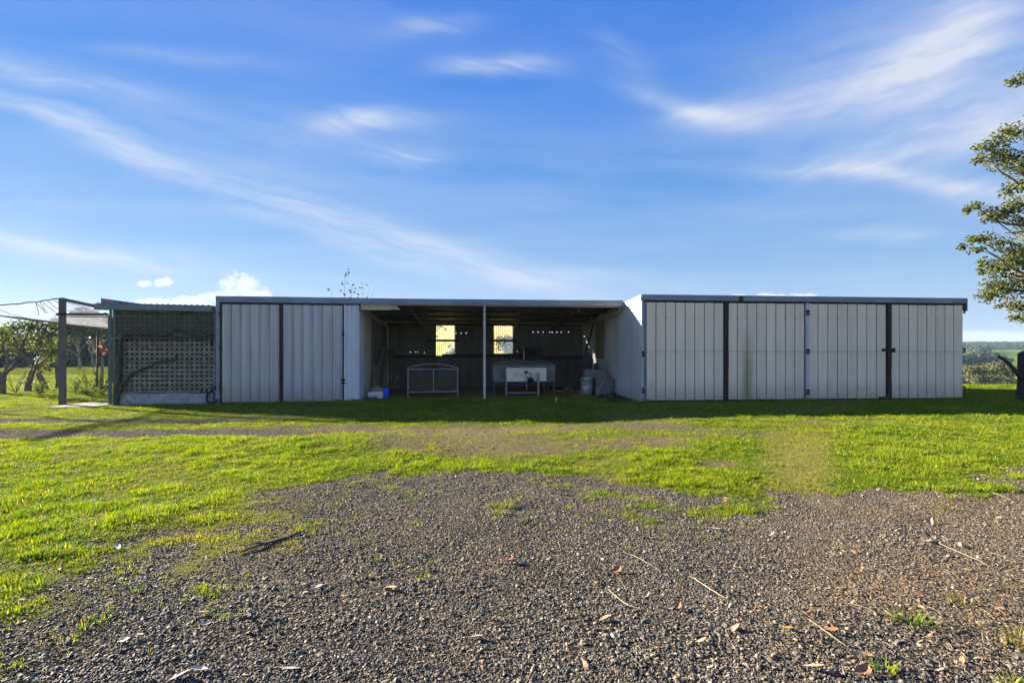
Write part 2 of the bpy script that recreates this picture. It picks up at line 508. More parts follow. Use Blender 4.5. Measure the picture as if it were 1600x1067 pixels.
M = {}
M['door_grey'] = pmat('weathered_galvanised_cladding', (.43, .43, .45), (.54, .535, .545), 1.6, (4, 1, .22), .48, .25, .05, 30, ((.33, .31, .27), -.1, .7), rand=.03)
M['door_pale'] = pmat('weathered_pale_cladding', (.80, .66, .515), (.88, .745, .60), 1.6, (5, 1, .22), .55, 0, .08, 30, ((.44, .36, .27), -.1, .85), spots=((.50, .41, .31), 2.6, .62, (3.2, 1, .5)), rand=.035)
M['backing'] = pmat('door_backing_metal', (.13, .16, .22), (.18, .21, .27), 3, rough=.6, metal=.2)
M['fascia'] = pmat('fascia_flashing', (.15, .19, .27), (.22, .26, .34), 2.0, (.6, 1, 2), .42, .35, spots=((.30, .31, .34), 2.5, .62, (.5, 1, 1)))
M['dark_timber'] = pmat('dark_stained_timber', (.030, .018, .014), (.055, .035, .026), 4, (6, 6, .6), .8, bump=.2, bscale=30)
M['rust'] = pmat('rusty_iron', (.055, .03, .02), (.11, .06, .035), 14, rough=.85, metal=.2, bump=.3, bscale=60)
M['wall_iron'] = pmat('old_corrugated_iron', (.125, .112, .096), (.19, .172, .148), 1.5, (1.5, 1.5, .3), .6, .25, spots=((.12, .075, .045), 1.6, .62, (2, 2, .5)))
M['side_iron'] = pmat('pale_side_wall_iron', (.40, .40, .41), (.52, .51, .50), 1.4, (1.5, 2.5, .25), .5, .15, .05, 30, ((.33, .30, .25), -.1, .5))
M['panel_white'] = pmat('white_corner_cladding', (.58, .60, .66), (.68, .69, .72), 2, (1, 1, .3), .45, .1)
M['pale_board'] = pmat('pale_painted_board', (.42, .38, .30), (.55, .51, .42), 3, (5, 5, .5), .75, bump=.15, bscale=25, spots=((.25, .20, .14), 5, .62, (1, 1, 1)))
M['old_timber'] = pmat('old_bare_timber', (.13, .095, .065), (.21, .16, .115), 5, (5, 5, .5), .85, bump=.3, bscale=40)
M['dark_brown_timber'] = pmat('dark_old_timber', (.045, .035, .028), (.08, .06, .048), 5, (1, 5, 5), .85)  # dark brown timber for purlins, rafters, girts and shelves
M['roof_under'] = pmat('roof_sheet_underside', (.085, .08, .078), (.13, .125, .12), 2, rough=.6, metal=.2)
M['steel_pole'] = pmat('flaking_white_pole', (.46, .43, .38), (.60, .57, .51), 6, (1, 1, .4), .55, spots=((.20, .11, .06), 9, .60, (1, 1, .6)))
M['steel_tube'] = pmat('grey_galvanised_tube', (.20, .205, .215), (.30, .31, .32), 7, rough=.42, metal=.5)
M['dark_steel'] = pmat('dark_painted_steel', (.05, .055, .065), (.09, .095, .105), 5, rough=.6, metal=.2)
M['mesh_wire'] = pmat('rusty_mesh_wire', (.16, .13, .10), (.22, .17, .12), 9, rough=.7, metal=.3)
M['tool_box'] = pmat('aluminium_tread_plate', (.62, .56, .50), (.70, .64, .575), 6, rough=.42, metal=.15, bump=.15, bscale=120)
M['trailer'] = pmat('grey_green_trailer_body', (.13, .14, .15), (.19, .20, .21), 3, rough=.55, metal=.1)
M['blue_plastic'] = pmat('blue_plastic', (.02, .06, .60), (.03, .09, .68), 5, rough=.4)
M['white_paint'] = pmat('dirty_white_paint', (.55, .54, .50), (.72, .71, .68), 6, rough=.6, spots=((.25, .2, .15), 8, .6, (1, 1, 1)))
M['galv'] = pmat('bright_galvanised_sheet', (.42, .47, .52), (.66, .70, .74), 9, rough=.32, metal=.75, bump=.5, bscale=14)
M['cabinet'] = pmat('dull_grey_cabinet', (.16, .155, .165), (.22, .21, .22), 4, rough=.6, metal=.1, spots=((.10, .07, .05), 5, .62, (1, 1, 1)))
M['cardboard'] = pmat('brown_damp_board', (.17, .13, .10), (.24, .19, .15), 5, rough=.9)
M['black'] = pmat('black_rubber', (.018, .018, .02), (.035, .034, .035), 8, rough=.7, bump=.2, bscale=50)
M['rubble'] = pmat('burnt_scrap_timber', (.03, .026, .024), (.075, .06, .05), 9, rough=.9, bump=.5, bscale=30)
M['green_steel'] = pmat('dull_green_steel', (.07, .11, .10), (.11, .15, .14), 4, rough=.55)
M['gutter'] = pmat('blue_green_gutter', (.12, .165, .185), (.17, .22, .24), 3, rough=.4, metal=.15)
M['lattice'] = pmat('weathered_lattice_timber', (.165, .152, .122), (.26, .24, .19), 5, (1, 1, 1), .85, bump=.2, bscale=40, rand=.16)
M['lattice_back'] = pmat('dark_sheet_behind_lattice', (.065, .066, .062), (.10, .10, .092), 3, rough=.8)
M['cement'] = pmat('cement_sheet', (.26, .29, .31), (.38, .40, .40), 2.5, rough=.85, bump=.1, bscale=40, spots=((.13, .16, .09), 3, .55, (1, 1, 1)))
M['concrete'] = pmat('old_concrete', (.075, .07, .06), (.13, .12, .105), 3, rough=.9, bump=.15, bscale=60)
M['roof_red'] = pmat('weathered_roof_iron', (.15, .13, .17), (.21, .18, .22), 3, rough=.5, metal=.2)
M['post'] = pmat('grey_hardwood_post', (.095, .085, .09), (.16, .145, .14), 5, (6, 6, .5), .85, bump=.35, bscale=30)
M['vine'] = pmat('dead_vine_bark', (.05, .045, .04), (.09, .08, .065), 12, rough=.95, bump=.4, bscale=60)
M['net'] = seethrough('pale_bird_netting', (.72, .72, .74), .46, .45)
M['net_edge'] = pmat('rolled_net_edge', (.10, .095, .09), (.17, .16, .15), 8, rough=.9)
M['shade_cloth'] = seethrough('thin_brown_shade_cloth', (.12, .115, .10), .52, .2, weave=4.0)
M['fibreglass'] = seethrough('yellowed_fibreglass_sheet', (.40, .335, .135), .80, .95, weave=9.0)
M['bark'] = pmat('grey_brown_bark', (.10, .08, .065), (.19, .16, .13), 6, (3, 3, .7), .9, bump=.5, bscale=18)
M['pale_bark'] = pmat('pale_gum_bark', (.17, .15, .13), (.30, .27, .235), 4, (3, 3, .5), .8)
M['stump'] = pmat('charred_stump_wood', (.030, .024, .021), (.10, .078, .062), 7, (4, 4, .4), .9, bump=.5, bscale=25)
M['leaf_big'] = leafmat('broad_green_leaf', ((.042, .064, .016), (.105, .12, .026), (.17, .14, .035)), .34, pscale=1.1)
M['leaf_fruit'] = leafmat('fruit_tree_leaf', ((.055, .08, .035), (.12, .15, .03), (.20, .14, .05)), .35, pscale=1.4)
M['leaf_orange'] = leafmat('orange_autumn_leaf', ((.45, .10, .02), (.55, .2, .04)), .3)
M['leaf_gum'] = leafmat('gum_foliage', ((.030, .045, .018), (.075, .085, .030)), .12, pscale=.35)
M['leaf_olive'] = leafmat('olive_foliage', ((.045, .058, .016), (.11, .105, .03)), .15, pscale=.3)
M['leaf_dark'] = leafmat('dark_foliage', ((.028, .045, .02), (.055, .075, .028)), .12, pscale=.4)
M['leaf_sap'] = leafmat('bronze_sapling_leaf', ((.035, .035, .018), (.08, .07, .025), (.22, .10, .03)), .2)
M['grass'] = leafmat('lawn_grass', ((.065, .135, .006), (.23, .265, .010), (.36, .29, .09)), .36, (1.6, 1.75, .2), .7, .55, .12)
M['grass_dull'] = leafmat('worn_grass', ((.17, .185, .022), (.25, .22, .05), (.36, .29, .13)), .38, (1.5, 1.5, .5), .7, .8, .12)
M['leaf_dry'] = pmat('dry_fallen_leaf', (.26, .13, .06), (.42, .27, .15), 30, rough=.7, rand=.35)
M['straw'] = pmat('bleached_straw', (.28, .22, .135), (.42, .35, .24), 12, rough=.8, rand=.3)
M['litter'] = pmat('bark_flakes', (.085, .062, .042), (.215, .16, .105), 25, rough=.85, rand=.4)
M['stick'] = pmat('dark_dry_stick', (.06, .042, .03), (.13, .095, .07), 15, rough=.9, bump=.4, bscale=40)

# ------------------------------------------------------------------ ground: one sheet out to the horizon
def ground_material():
    m = bpy.data.materials.new('ground_cover'); m.use_nodes = True
    T = NT(m.node_tree); m.node_tree.nodes.clear()
    geo = T.node('ShaderNodeNewGeometry'); pos = geo.outputs['Position']
    def attr(n):
        a = T.node('ShaderNodeAttribute', attribute_name=n); return E(T, a.outputs['Fac'])
    g, li, ol, so = attr('grass'), attr('litter'), attr('olive'), attr('soil')
    fine = T.noise(pos, 38.0, 5, .7)
    mid = T.noise(pos, 9.0, 5, .65)
    big = T.noise(pos, 1.1, 5, .6)
    # crushed basalt: cells of slightly different greys
    vo = T.node('ShaderNodeTexVoronoi'); vo.inputs['Scale'].default_value = 58.0
    T.link(pos, vo.inputs['Vector'])
    cr, cg, cb = T.sep(vo.outputs['Color'])
    grav = T.mix(T.smooth(cr, 0, 1), (.037, .032, .026), (.108, .095, .073))
    grav = T.mix(T.smooth(cg, .86, .93), grav, (.26, .20, .15))
    grav = T.mix(T.smooth(big * .6 + mid * .4, .50, .66, 0, .55), grav, (.17, .145, .12))
    grav = T.mix(li * T.smooth(fine, .30, .55), grav, (.155, .112, .07))
    grav = T.mix(so * T.smooth(mid + fine * .4, .35, .7, .55, 1.0), grav, T.mix(fine, (.13, .10, .05), (.23, .18, .09)))
    soil = T.mix(mid, (.085, .075, .045), (.17, .14, .075))
    turf = T.mix(T.smooth(mid * .6 + fine * .4, .38, .62), (.035, .06, .008), (.11, .14, .015))
    turf = T.mix(ol, turf, T.mix(fine, (.13, .13, .035), (.20, .17, .06)))
    cd = T.node('ShaderNodeVectorMath', operation='LENGTH'); T.link(pos, cd.inputs[0])
    dist = E(T, cd.outputs['Value'])
    far_turf = T.mix(T.noise(pos, .012, 4, .6), (.075, .135, .014), (.13, .18, .02))
    turf = T.mix(T.smooth(dist, 60, 200), turf, far_turf)
    gg = T.smooth(g + (fine - .5) * .55 + (mid - .5) * .3, .30, .58)
    col = T.mix(gg, grav, turf)
    ring = gg * (1.0 - gg) * 2.6
    col = T.mix(ring * .6, col, soil)
    b = T.node('ShaderNodeBsdfPrincipled'); T.put(b.inputs['Base Color'], col)
    b.inputs['Roughness'].default_value = .9; b.inputs['Specular IOR Level'].default_value = 0.0
    bn = T.node('ShaderNodeBump'); bn.inputs['Strength'].default_value = .9; bn.inputs['Distance'].default_value = .018
    hgt = E(T, vo.outputs['Distance']) * -1.2 * (1.0 - gg) + fine * .5 + mid * .6
    T.put(bn.inputs['Height'], hgt); T.link(bn.outputs[0], b.inputs['Normal'])
    o = T.node('ShaderNodeOutputMaterial'); T.link(b.outputs[0], o.inputs['Surface'])
    return m
M['ground'] = ground_material()

def build_ground():
    a1 = np.radians(np.arange(-62, 62.01, .25)) + TH
    a2 = np.radians(np.arange(66, 298, 4.0)) + TH
    ang = np.concatenate([a1, a2])
    rad = [0.25]
    while rad[-1] < 3300:
        r = rad[-1]
        rad.append(r + (max(.045, r * .012) if r < 60 else r * .028))
    rad = np.array(rad)
    A, R = np.meshgrid(ang, rad)
    X, Y = np.sin(A) * R, np.cos(A) * R
    Z = height(X.ravel(), Y.ravel())
    X, Y = X.ravel(), Y.ravel()
    na, nr = len(ang), len(rad)
    V = np.stack([X, Y, Z], 1)
    V = np.vstack([V, [[0, 0, float(height(np.array([0.]), np.array([0.]))[0])]]])
    i, j = np.meshgrid(np.arange(nr - 1), np.arange(na), indexing='ij')
    jn = (j + 1) % na
    F = np.stack([i * na + j, (i + 1) * na + j, (i + 1) * na + jn, i * na + jn], -1).reshape(-1, 4)
    F = F[:, ::-1]
    c = len(V) - 1
    me = bpy.data.meshes.new('ground')
    tri = [(k, c, (k + 1) % na) for k in range(na)]
    nv, nq, nt = len(V), len(F), len(tri)
    me.vertices.add(nv); me.vertices.foreach_set('co', V.ravel())
    loops = np.concatenate([F.ravel(), np.array([(k[0], k[2], k[1]) for k in tri]).ravel()]).astype(np.int32)
    starts = np.concatenate([np.arange(nq) * 4, nq * 4 + np.arange(nt) * 3]).astype(np.int32)
    me.loops.add(len(loops)); me.loops.foreach_set('vertex_index', loops)
    me.polygons.add(nq + nt); me.polygons.foreach_set('loop_start', starts)
    me.update(calc_edges=True); me.validate()
    g, li, ol, so = masks(V[:, 0], V[:, 1])
    for n, a in (('grass', g), ('litter', li), ('olive', ol), ('soil', so)):
        at_ = me.attributes.new(n, 'FLOAT', 'POINT'); at_.data.foreach_set('value', np.ascontiguousarray(a, np.float32))
    me.materials.append(M['ground'])
    me.shade_smooth()
    o = link('ground', me); o['kind'] = 'structure'
    return o
build_ground()

# ------------------------------------------------------------------ things nobody could count, scattered as instances
def scatter(name, pts, rots, scl, protos):
    me = bpy.data.meshes.new(name)
    me.vertices.add(len(pts)); me.vertices.foreach_set('co', np.ascontiguousarray(pts, np.float32).ravel())
    a = me.attributes.new('spin', 'FLOAT_VECTOR', 'POINT'); a.data.foreach_set('vector', np.ascontiguousarray(rots, np.float32).ravel())
    a = me.attributes.new('size', 'FLOAT_VECTOR', 'POINT'); a.data.foreach_set('vector', np.ascontiguousarray(scl, np.float32).ravel())
    o = link(name, me); o['kind'] = 'stuff'
    coll = bpy.data.collections.new(name + ' pieces')
    for i, (pm, mt) in enumerate(protos):
        m2 = pm.mesh('%s_piece' % name, mt)
        coll.objects.link(bpy.data.objects.new('%s_piece_%d' % (name, i), m2))
    ng = bpy.data.node_groups.new(name, 'GeometryNodeTree')
    ng.interface.new_socket('Geometry', in_out='INPUT', socket_type='NodeSocketGeometry')
    ng.interface.new_socket('Geometry', in_out='OUTPUT', socket_type='NodeSocketGeometry')
    n = ng.nodes
    gi, go = n.new('NodeGroupInput'), n.new('NodeGroupOutput')
    ip = n.new('GeometryNodeInstanceOnPoints')
    ci = n.new('GeometryNodeCollectionInfo'); ci.inputs['Collection'].default_value = coll
    ci.inputs['Separate Children'].default_value = True; ci.inputs['Reset Children'].default_value = True
    ip.inputs['Pick Instance'].default_value = True
    rv = n.new('FunctionNodeRandomValue'); rv.data_type = 'INT'
    rv.inputs['Min'].default_value = 0
    for s in rv.inputs:
        if s.name == 'Max' and s.type == 'INT': s.default_value = len(protos) - 1
        if s.name == 'Min' and s.type == 'INT': s.default_value = 0
    ri = [s for s in rv.outputs if s.type == 'INT'][0]
    na = n.new('GeometryNodeInputNamedAttribute'); na.data_type = 'FLOAT_VECTOR'; na.inputs[0].default_value = 'spin'
    nb = n.new('GeometryNodeInputNamedAttribute'); nb.data_type = 'FLOAT_VECTOR'; nb.inputs[0].default_value = 'size'
    L = ng.links
    L.new(gi.outputs[0], ip.inputs['Points']); L.new(ci.outputs[0], ip.inputs['Instance'])
    L.new(ri, ip.inputs['Instance Index'])
    L.new(na.outputs[0], ip.inputs['Rotation']); L.new(nb.outputs[0], ip.inputs['Scale'])
    L.new(ip.outputs[0], go.inputs[0])
    md = o.modifiers.new('scatter', 'NODES'); md.node_group = ng
    return o

def fan_points(rng, n, d0, d1, power, half=51.0):
    """places spread over the ground ahead, thinning with distance as depth**-power"""
    q = 2.0 - power
    u = rng.random(n)
    d = (d0 ** q + u * (d1 ** q - d0 ** q)) ** (1 / q)
    a = np.radians(rng.uniform(-half, half, n)) + TH
    # uniform in angle tangent keeps the density even across the width
    t = rng.uniform(-math.tan(math.radians(half)), math.tan(math.radians(half)), n)
    r = t * d
    return r * CS + d * SN, -r * SN + d * CS, d

def ico(sub):
    t = (1 + 5 ** .5) / 2
    v = [Vector(p).normalized() for p in ((-1, t, 0), (1, t, 0), (-1, -t, 0), (1, -t, 0), (0, -1, t), (0, 1, t), (0, -1, -t), (0, 1, -t), (t, 0, -1), (t, 0, 1), (-t, 0, -1), (-t, 0, 1))]
    f = [(0, 11, 5), (0, 5, 1), (0, 1, 7), (0, 7, 10), (0, 10, 11), (1, 5, 9), (5, 11, 4), (11, 10, 2), (10, 7, 6), (7, 1, 8), (3, 9, 4), (3, 4, 2), (3, 2, 6), (3, 6, 8), (3, 8, 9), (4, 9, 5), (2, 4, 11), (6, 2, 10), (8, 6, 7), (9, 8, 1)]
    for _ in range(sub):
        c = {}; nf = []
        def mid(a, b):
            k = (min(a, b), max(a, b))
            if k not in c: c[k] = len(v); v.append(((v[a] + v[b]) / 2).normalized())
            return c[k]
        for a, b, d in f:
            x, y, z = mid(a, b), mid(b, d), mid(d, a)
            nf += [(a, x, z), (b, y, x), (d, z, y), (x, y, z)]
        f = nf
    return v, f

def build_gravel():
    rng = np.random.default_rng(11); rr = random.Random(3)
    mats = [pmat('basalt_chip', (.043, .037, .028), (.088, .076, .059), 20, rough=.7, rand=.35),
            pmat('pale_basalt_chip', (.14, .122, .096), (.25, .22, .17), 20, rough=.75, rand=.3),
            pmat('brown_stone_chip', (.13, .092, .06), (.22, .16, .11), 20, rough=.8, rand=.3)]
    protos = []
    for k in range(9):
        v, f = ico(1 if k < 5 else 0)
        ax = (rr.uniform(.8, 1.35), rr.uniform(.6, 1.0), rr.uniform(.34, .6))
        cut = [(Vector((rr.gauss(0, 1), rr.gauss(0, 1), rr.gauss(0, 1))).normalized(), rr.uniform(.5, .8)) for _ in range(7)]
        w = []
        for p in v:
            p = p.copy()
            for nrm, dd in cut:     # chipped faces
                e = p.dot(nrm) - dd
                if e > 0: p -= nrm * e
            w.append((p.x * ax[0], p.y * ax[1], p.z * ax[2]))
        protos.append((MB().add(w, f), mats[(0, 2, 1, 0, 0, 0, 1, 0, 2)[k]]))
    n = 760000
    x, y, d = fan_points(rng, n, 1.75, 13.5, 1.25)
    g, li, ol, so = masks(x, y)
    keep = (rng.random(n) > g * 1.15) & (rng.random(n) > li * .6) & (rng.random(n) < .42 + 1.1 * sst(fbm(x / .9, y / .9, 4, 77.), .36, .6)) & (rng.random(n) > so * .5)
    x, y, d = x[keep], y[keep], d[keep]
    m = len(x)
    s = np.clip(np.exp(rng.normal(math.log(.0040), .52, m)), .0024, .016) * (.72 + .6 * fbm(x / .6, y / .6, 3))
    s = np.where(rng.random(m) < .004, s * 1.9, s)
    z = height(x, y) + s * .22
    rot = np.stack([rng.normal(0, .45, m), rng.normal(0, .45, m), rng.uniform(0, 6.28, m)], 1)
    scatter('gravel', np.stack([x, y, z], 1), rot, np.stack([s, s, s], 1), protos)

def blade(mb, rr, x, y, h, w, lean, az, curl):
    ca, sa = math.cos(az), math.sin(az)
    pts = []
    for t in (0, .5, 1.0):
        r = lean * t + curl * t * t
        pts.append((x + ca * r, y + sa * r, h * (t - .22 * t * t * abs(curl) * 8)))
    sx, sy = -sa * w / 2, ca * w / 2
    v = [(pts[0][0] - sx, pts[0][1] - sy, -.008), (pts[0][0] + sx, pts[0][1] + sy, -.008),
         (pts[1][0] - sx * .8, pts[1][1] - sy * .8, pts[1][2]), (pts[1][0] + sx * .8, pts[1][1] + sy * .8, pts[1][2]), pts[2]]
    mb.add(v, [(0, 1, 3, 2), (2, 3, 4)])

def build_grass():
    rng = np.random.default_rng(21); rr = random.Random(8)
    def tufts(k, n, rad, h, w):
        mb = MB()
        for _ in range(n):
            a = rr.uniform(0, 6.28); q = rad * rr.random() ** .6
            hh = h * rr.uniform(.45, 1.15)
            blade(mb, rr, q * math.cos(a), q * math.sin(a), hh, w * rr.uniform(.7, 1.3), rr.uniform(0, .5) * hh, a + rr.gauss(0, .8), rr.uniform(0, .6) * hh)
        return mb
    lush = [(tufts(k, 16, .06, .055, .006), M['grass']) for k in range(5)]
    dull = [(tufts(k + 9, 11, .06, .032, .0045), M['grass_dull']) for k in range(4)]
    n = 330000
    x, y, d = fan_points(rng, n, 1.8, 40, 1.35)
    g, li, ol, so = masks(x, y)
    keep = rng.random(n) < np.clip(g * 1.1 - .04, 0, 1)
    x, y, d, g, ol = x[keep], y[keep], d[keep], g[keep], ol[keep]
    m = len(x)
    clump = fbm(x / .26, y / .26, 3, 40.)
    patch = fbm(x / 2.2, y / 2.2, 3, 50.)
    hgt = .36 + .85 * sst(clump, .40, .72) * (.5 + patch) + .25 * (rng.random(m) - .5)
    hgt = hgt * (.62 + .38 * np.clip(g, 0, 1)) * (1 - .4 * ol)
    hgt = hgt * (1 - .35 * sst(y, 9.5, 11)) * (.8 + .2 * sst(d, 4, 8))
    wid = 1.0 * (1 + .07 * np.maximum(d - 7, 0)) * rng.uniform(.7, 1.3, m)
    wid = wid * (.55 + .45 * np.clip(g, 0, 1))
    rot = np.stack([rng.normal(0, .12, m), rng.normal(0, .12, m), rng.uniform(0, 6.28, m)], 1)
    P = np.stack([x, y, height(x, y)], 1); S = np.stack([wid, wid, hgt * (1 + .012 * np.maximum(d - 7, 0))], 1)
    # longer growth left along the foot of the walls, where the mower does not reach
    bx, by, bh = [], [], []
    for (xa, xb, yy, k) in ((5.5, 17.0, 14.93, 420), (-8.3, -3.6, 16.65, 190), (-11.5, -8.3, 16.6, 170), (-3.6, 5.4, 16.9, 60)):
        q = rng.uniform(xa, xb, k); bx.append(q); by.append(yy - np.abs(rng.normal(0, .05, k)))
        bh.append(rng.uniform(.7, 2.4, k) * sst(fbm(q / .6, q * 0 + yy, 3), .3, .7) + .3)
    bx, by, bh = np.concatenate(bx), np.concatenate(by), np.concatenate(bh)
    kb = len(bx)
    P = np.vstack([P, np.stack([bx, by, height(bx, by)], 1)])
    S = np.vstack([S, np.stack([np.full(kb, 1.1), np.full(kb, .8), bh], 1)])
    rot = np.vstack([rot, np.stack([np.zeros(kb), np.zeros(kb), rng.uniform(0, 6.28, kb)], 1)])
    ol = np.concatenate([ol, np.full(kb, .35)]); g = np.concatenate([g, np.ones(kb)]); m = len(P)
    isd = rng.random(m) < np.clip(.20 + ol * .95 + .5 * (1 - g), 0, .97)
    scatter('lawn_grass', P[~isd], rot[~isd], S[~isd], lush)
    scatter('worn_grass', P[isd], rot[isd], S[isd], dull)

def build_litter():
    rng = np.random.default_rng(31); rr = random.Random(18)
    def flake():
        mb = MB(); L = rr.uniform(.5, 1.0); w = rr.uniform(.10, .24); b = rr.uniform(-.15, .15); k = rr.uniform(.02, .16)
        v = [(-L, 0, 0), (-L * .3, w + b, k), (L * .4, w * .8 + b, k * .8), (L, b * .3, 0), (L * .3, -w + b, k * .9), (-L * .4, -w * .7 + b, k)]
        return mb.add(v, [(0, 1, 5), (1, 2, 4, 5), (2, 3, 4)])
    def strand():
        mb = MB(); b = rr.uniform(-.3, .3); h = rr.uniform(.03, .14)
        mb.tube([(-1, 0, 0), (-.35, b * .5, h), (.3, b * .6, h * .8), (1, b * rr.uniform(-.3, .4), 0.01)], [.015, .022, .02, .01], 4, False)
        return mb
    protos = [(flake(), M['litter']) for _ in range(5)] + [(flake(), M['leaf_dry']) for _ in range(2)] + [(strand(), M['straw']) for _ in range(2)] + [(strand(), M['litter']) for _ in range(2)]
    n = 260000
    x, y, d = fan_points(rng, n, 1.8, 14, 1.3)
    g, li, ol, so = masks(x, y)
    keep = rng.random(n) < np.clip(.05 + .68 * li + .02 * g, 0, .9)
    x, y, d, li = x[keep], y[keep], d[keep], li[keep]
    m = len(x)
    s = np.clip(np.exp(rng.normal(math.log(.015), .5, m)), .005, .06)
    rot = np.stack([rng.normal(0, .25, m), rng.normal(0, .25, m), rng.uniform(0, 6.28, m)], 1)
    scatter('ground_litter', np.stack([x, y, height(x, y) + .007], 1), rot, np.stack([s, s, s], 1), protos)
build_gravel()
build_grass()
build_litter()

# ------------------------------------------------------------------ the sheds
YM, YR, YBK = 16.77, 15.05, 23.0
XL, XC0, XC1, XR = -8.2, -3.7, 5.56, 16.92
HT = 3.43
SLOPE = .055
def roof_z(y, yf): return HT - .03 - SLOPE * (y - yf)
def hole_sheet(u0, u1, z0, z1, pitch, amp, holes=(), wins=(), seg=4, fn=None):
    """corrugated sheet over u0..u1, z0..z1 with real openings; fn(u, z, w) -> 3D"""
    nu = max(2, int(round((u1 - u0) / pitch * seg)))
    us = np.linspace(u0, u1, nu + 1)
    zs = {z0, z1}
    for (ha, hb, za, zb) in list(holes) + list(wins):
        zs |= {za, zb}
    zs = sorted(zz for zz in zs if z0 <= zz <= z1)
    mb = MB(); v = []
    for zz in zs:
        for u in us:
            v.append(fn(u, zz, amp * math.sin(2 * math.pi * u / pitch)))
    f = []
    n = nu + 1
    for a in range(len(zs) - 1):
        zc = (zs[a] + zs[a + 1]) / 2
        for k in range(nu):
            uc = (us[k] + us[k + 1]) / 2
            if any(h[0] <= uc <= h[1] and h[2] <= zc <= h[3] for h in list(holes) + list(wins)): continue
            f.append((a * n + k, a * n + k + 1, (a + 1) * n + k + 1, (a + 1) * n + k))
    return mb.add(v, f)

def panel_mesh(w, h, kind, name, mat):
    """one roll-formed cladding sheet between two ribs; runs +x from 0 to w, faces -y"""
    mb = MB()
    if kind == 'groove':
        e = .030
        prof = [(.004, .030), (.004, .004), (.010, 0)]
        for c in (.26, .5, .74):
            u = c * (w - e)
            prof += [(u - .016, 0), (u - .008, .011), (u + .008, .011), (u + .016, 0)]
        prof += [(w - e - .006, 0), (w - e, .004), (w - e, .030)]
    else:
        e = .058
        prof = [(0, .03), (0, 0)]
        for c in (.25, .5, .75):
            u = c * (w - e)
            prof += [(u - .018, 0), (u - .008, -.011), (u + .008, -.011), (u + .018, 0)]
        prof += [(w - e - .012, 0), (w - e - .010, .022), (w - e - .001, .022), (w - e, 0), (w - e + .022, -.034), (w - .018, -.034), (w - .008, .0), (w - .002, .03)]
    mb.strip(prof, lambda p, t: (p[0], p[1], t * h))
    return mb.mesh(name, mat)

def make_door(parent, x0, x1, z0, z1, y, kind, npan, mat, label, hinge_x=None):
    """a framed leaf (back sheet), its cladding panels, screws and hinges"""
    d = MB().box((x0, y, z0), (x1, y + .04, z1))
    door = part('door', d, M['backing'], parent, label=label)
    w = (x1 - x0) / npan
    me = panel_mesh(w, z1 - z0 - .015, kind, 'panel', mat)
    for k in range(npan):
        link('panel', me, door, (x0 + k * w, y - .032 + random.uniform(-.003, .003), z0 + .01 + random.uniform(-.008, .008)))
    sc = MB()
    for zz in (z0 + .35, (z0 + z1) / 2, z1 - .5):
        for k in range(npan):
            for q in (.1, .86):
                if random.random() < .75:
                    ux = x0 + (k + q) * w
                    sc.box((ux - .008, y - .043, zz - .008), (ux + .008, y - .030, zz + .008))
    part('screw_heads', sc, M['rust'], door, kind='stuff')
    zm = (z0 + z1) / 2
    part('seam', MB().box((x0 + .01, y - .0385, zm - .005), (x1 - .01, y - .0335, zm + .005)), M['backing'], door)
    return door

def hinge(parent, x, y, z, w=.11, h=.16):
    mb = MB()
    mb.box((x - w / 2, y - .03, z - h / 2), (x + w / 2, y, z - h / 6)).box((x - w / 2, y - .03, z + h / 6), (x + w / 2, y, z + h / 2)).box((x - .02, y - .05, z - h / 2 + .01), (x + .02, y - .031, z + h / 2 - .01))
    return part('hinge', mb, M['rust'], parent)

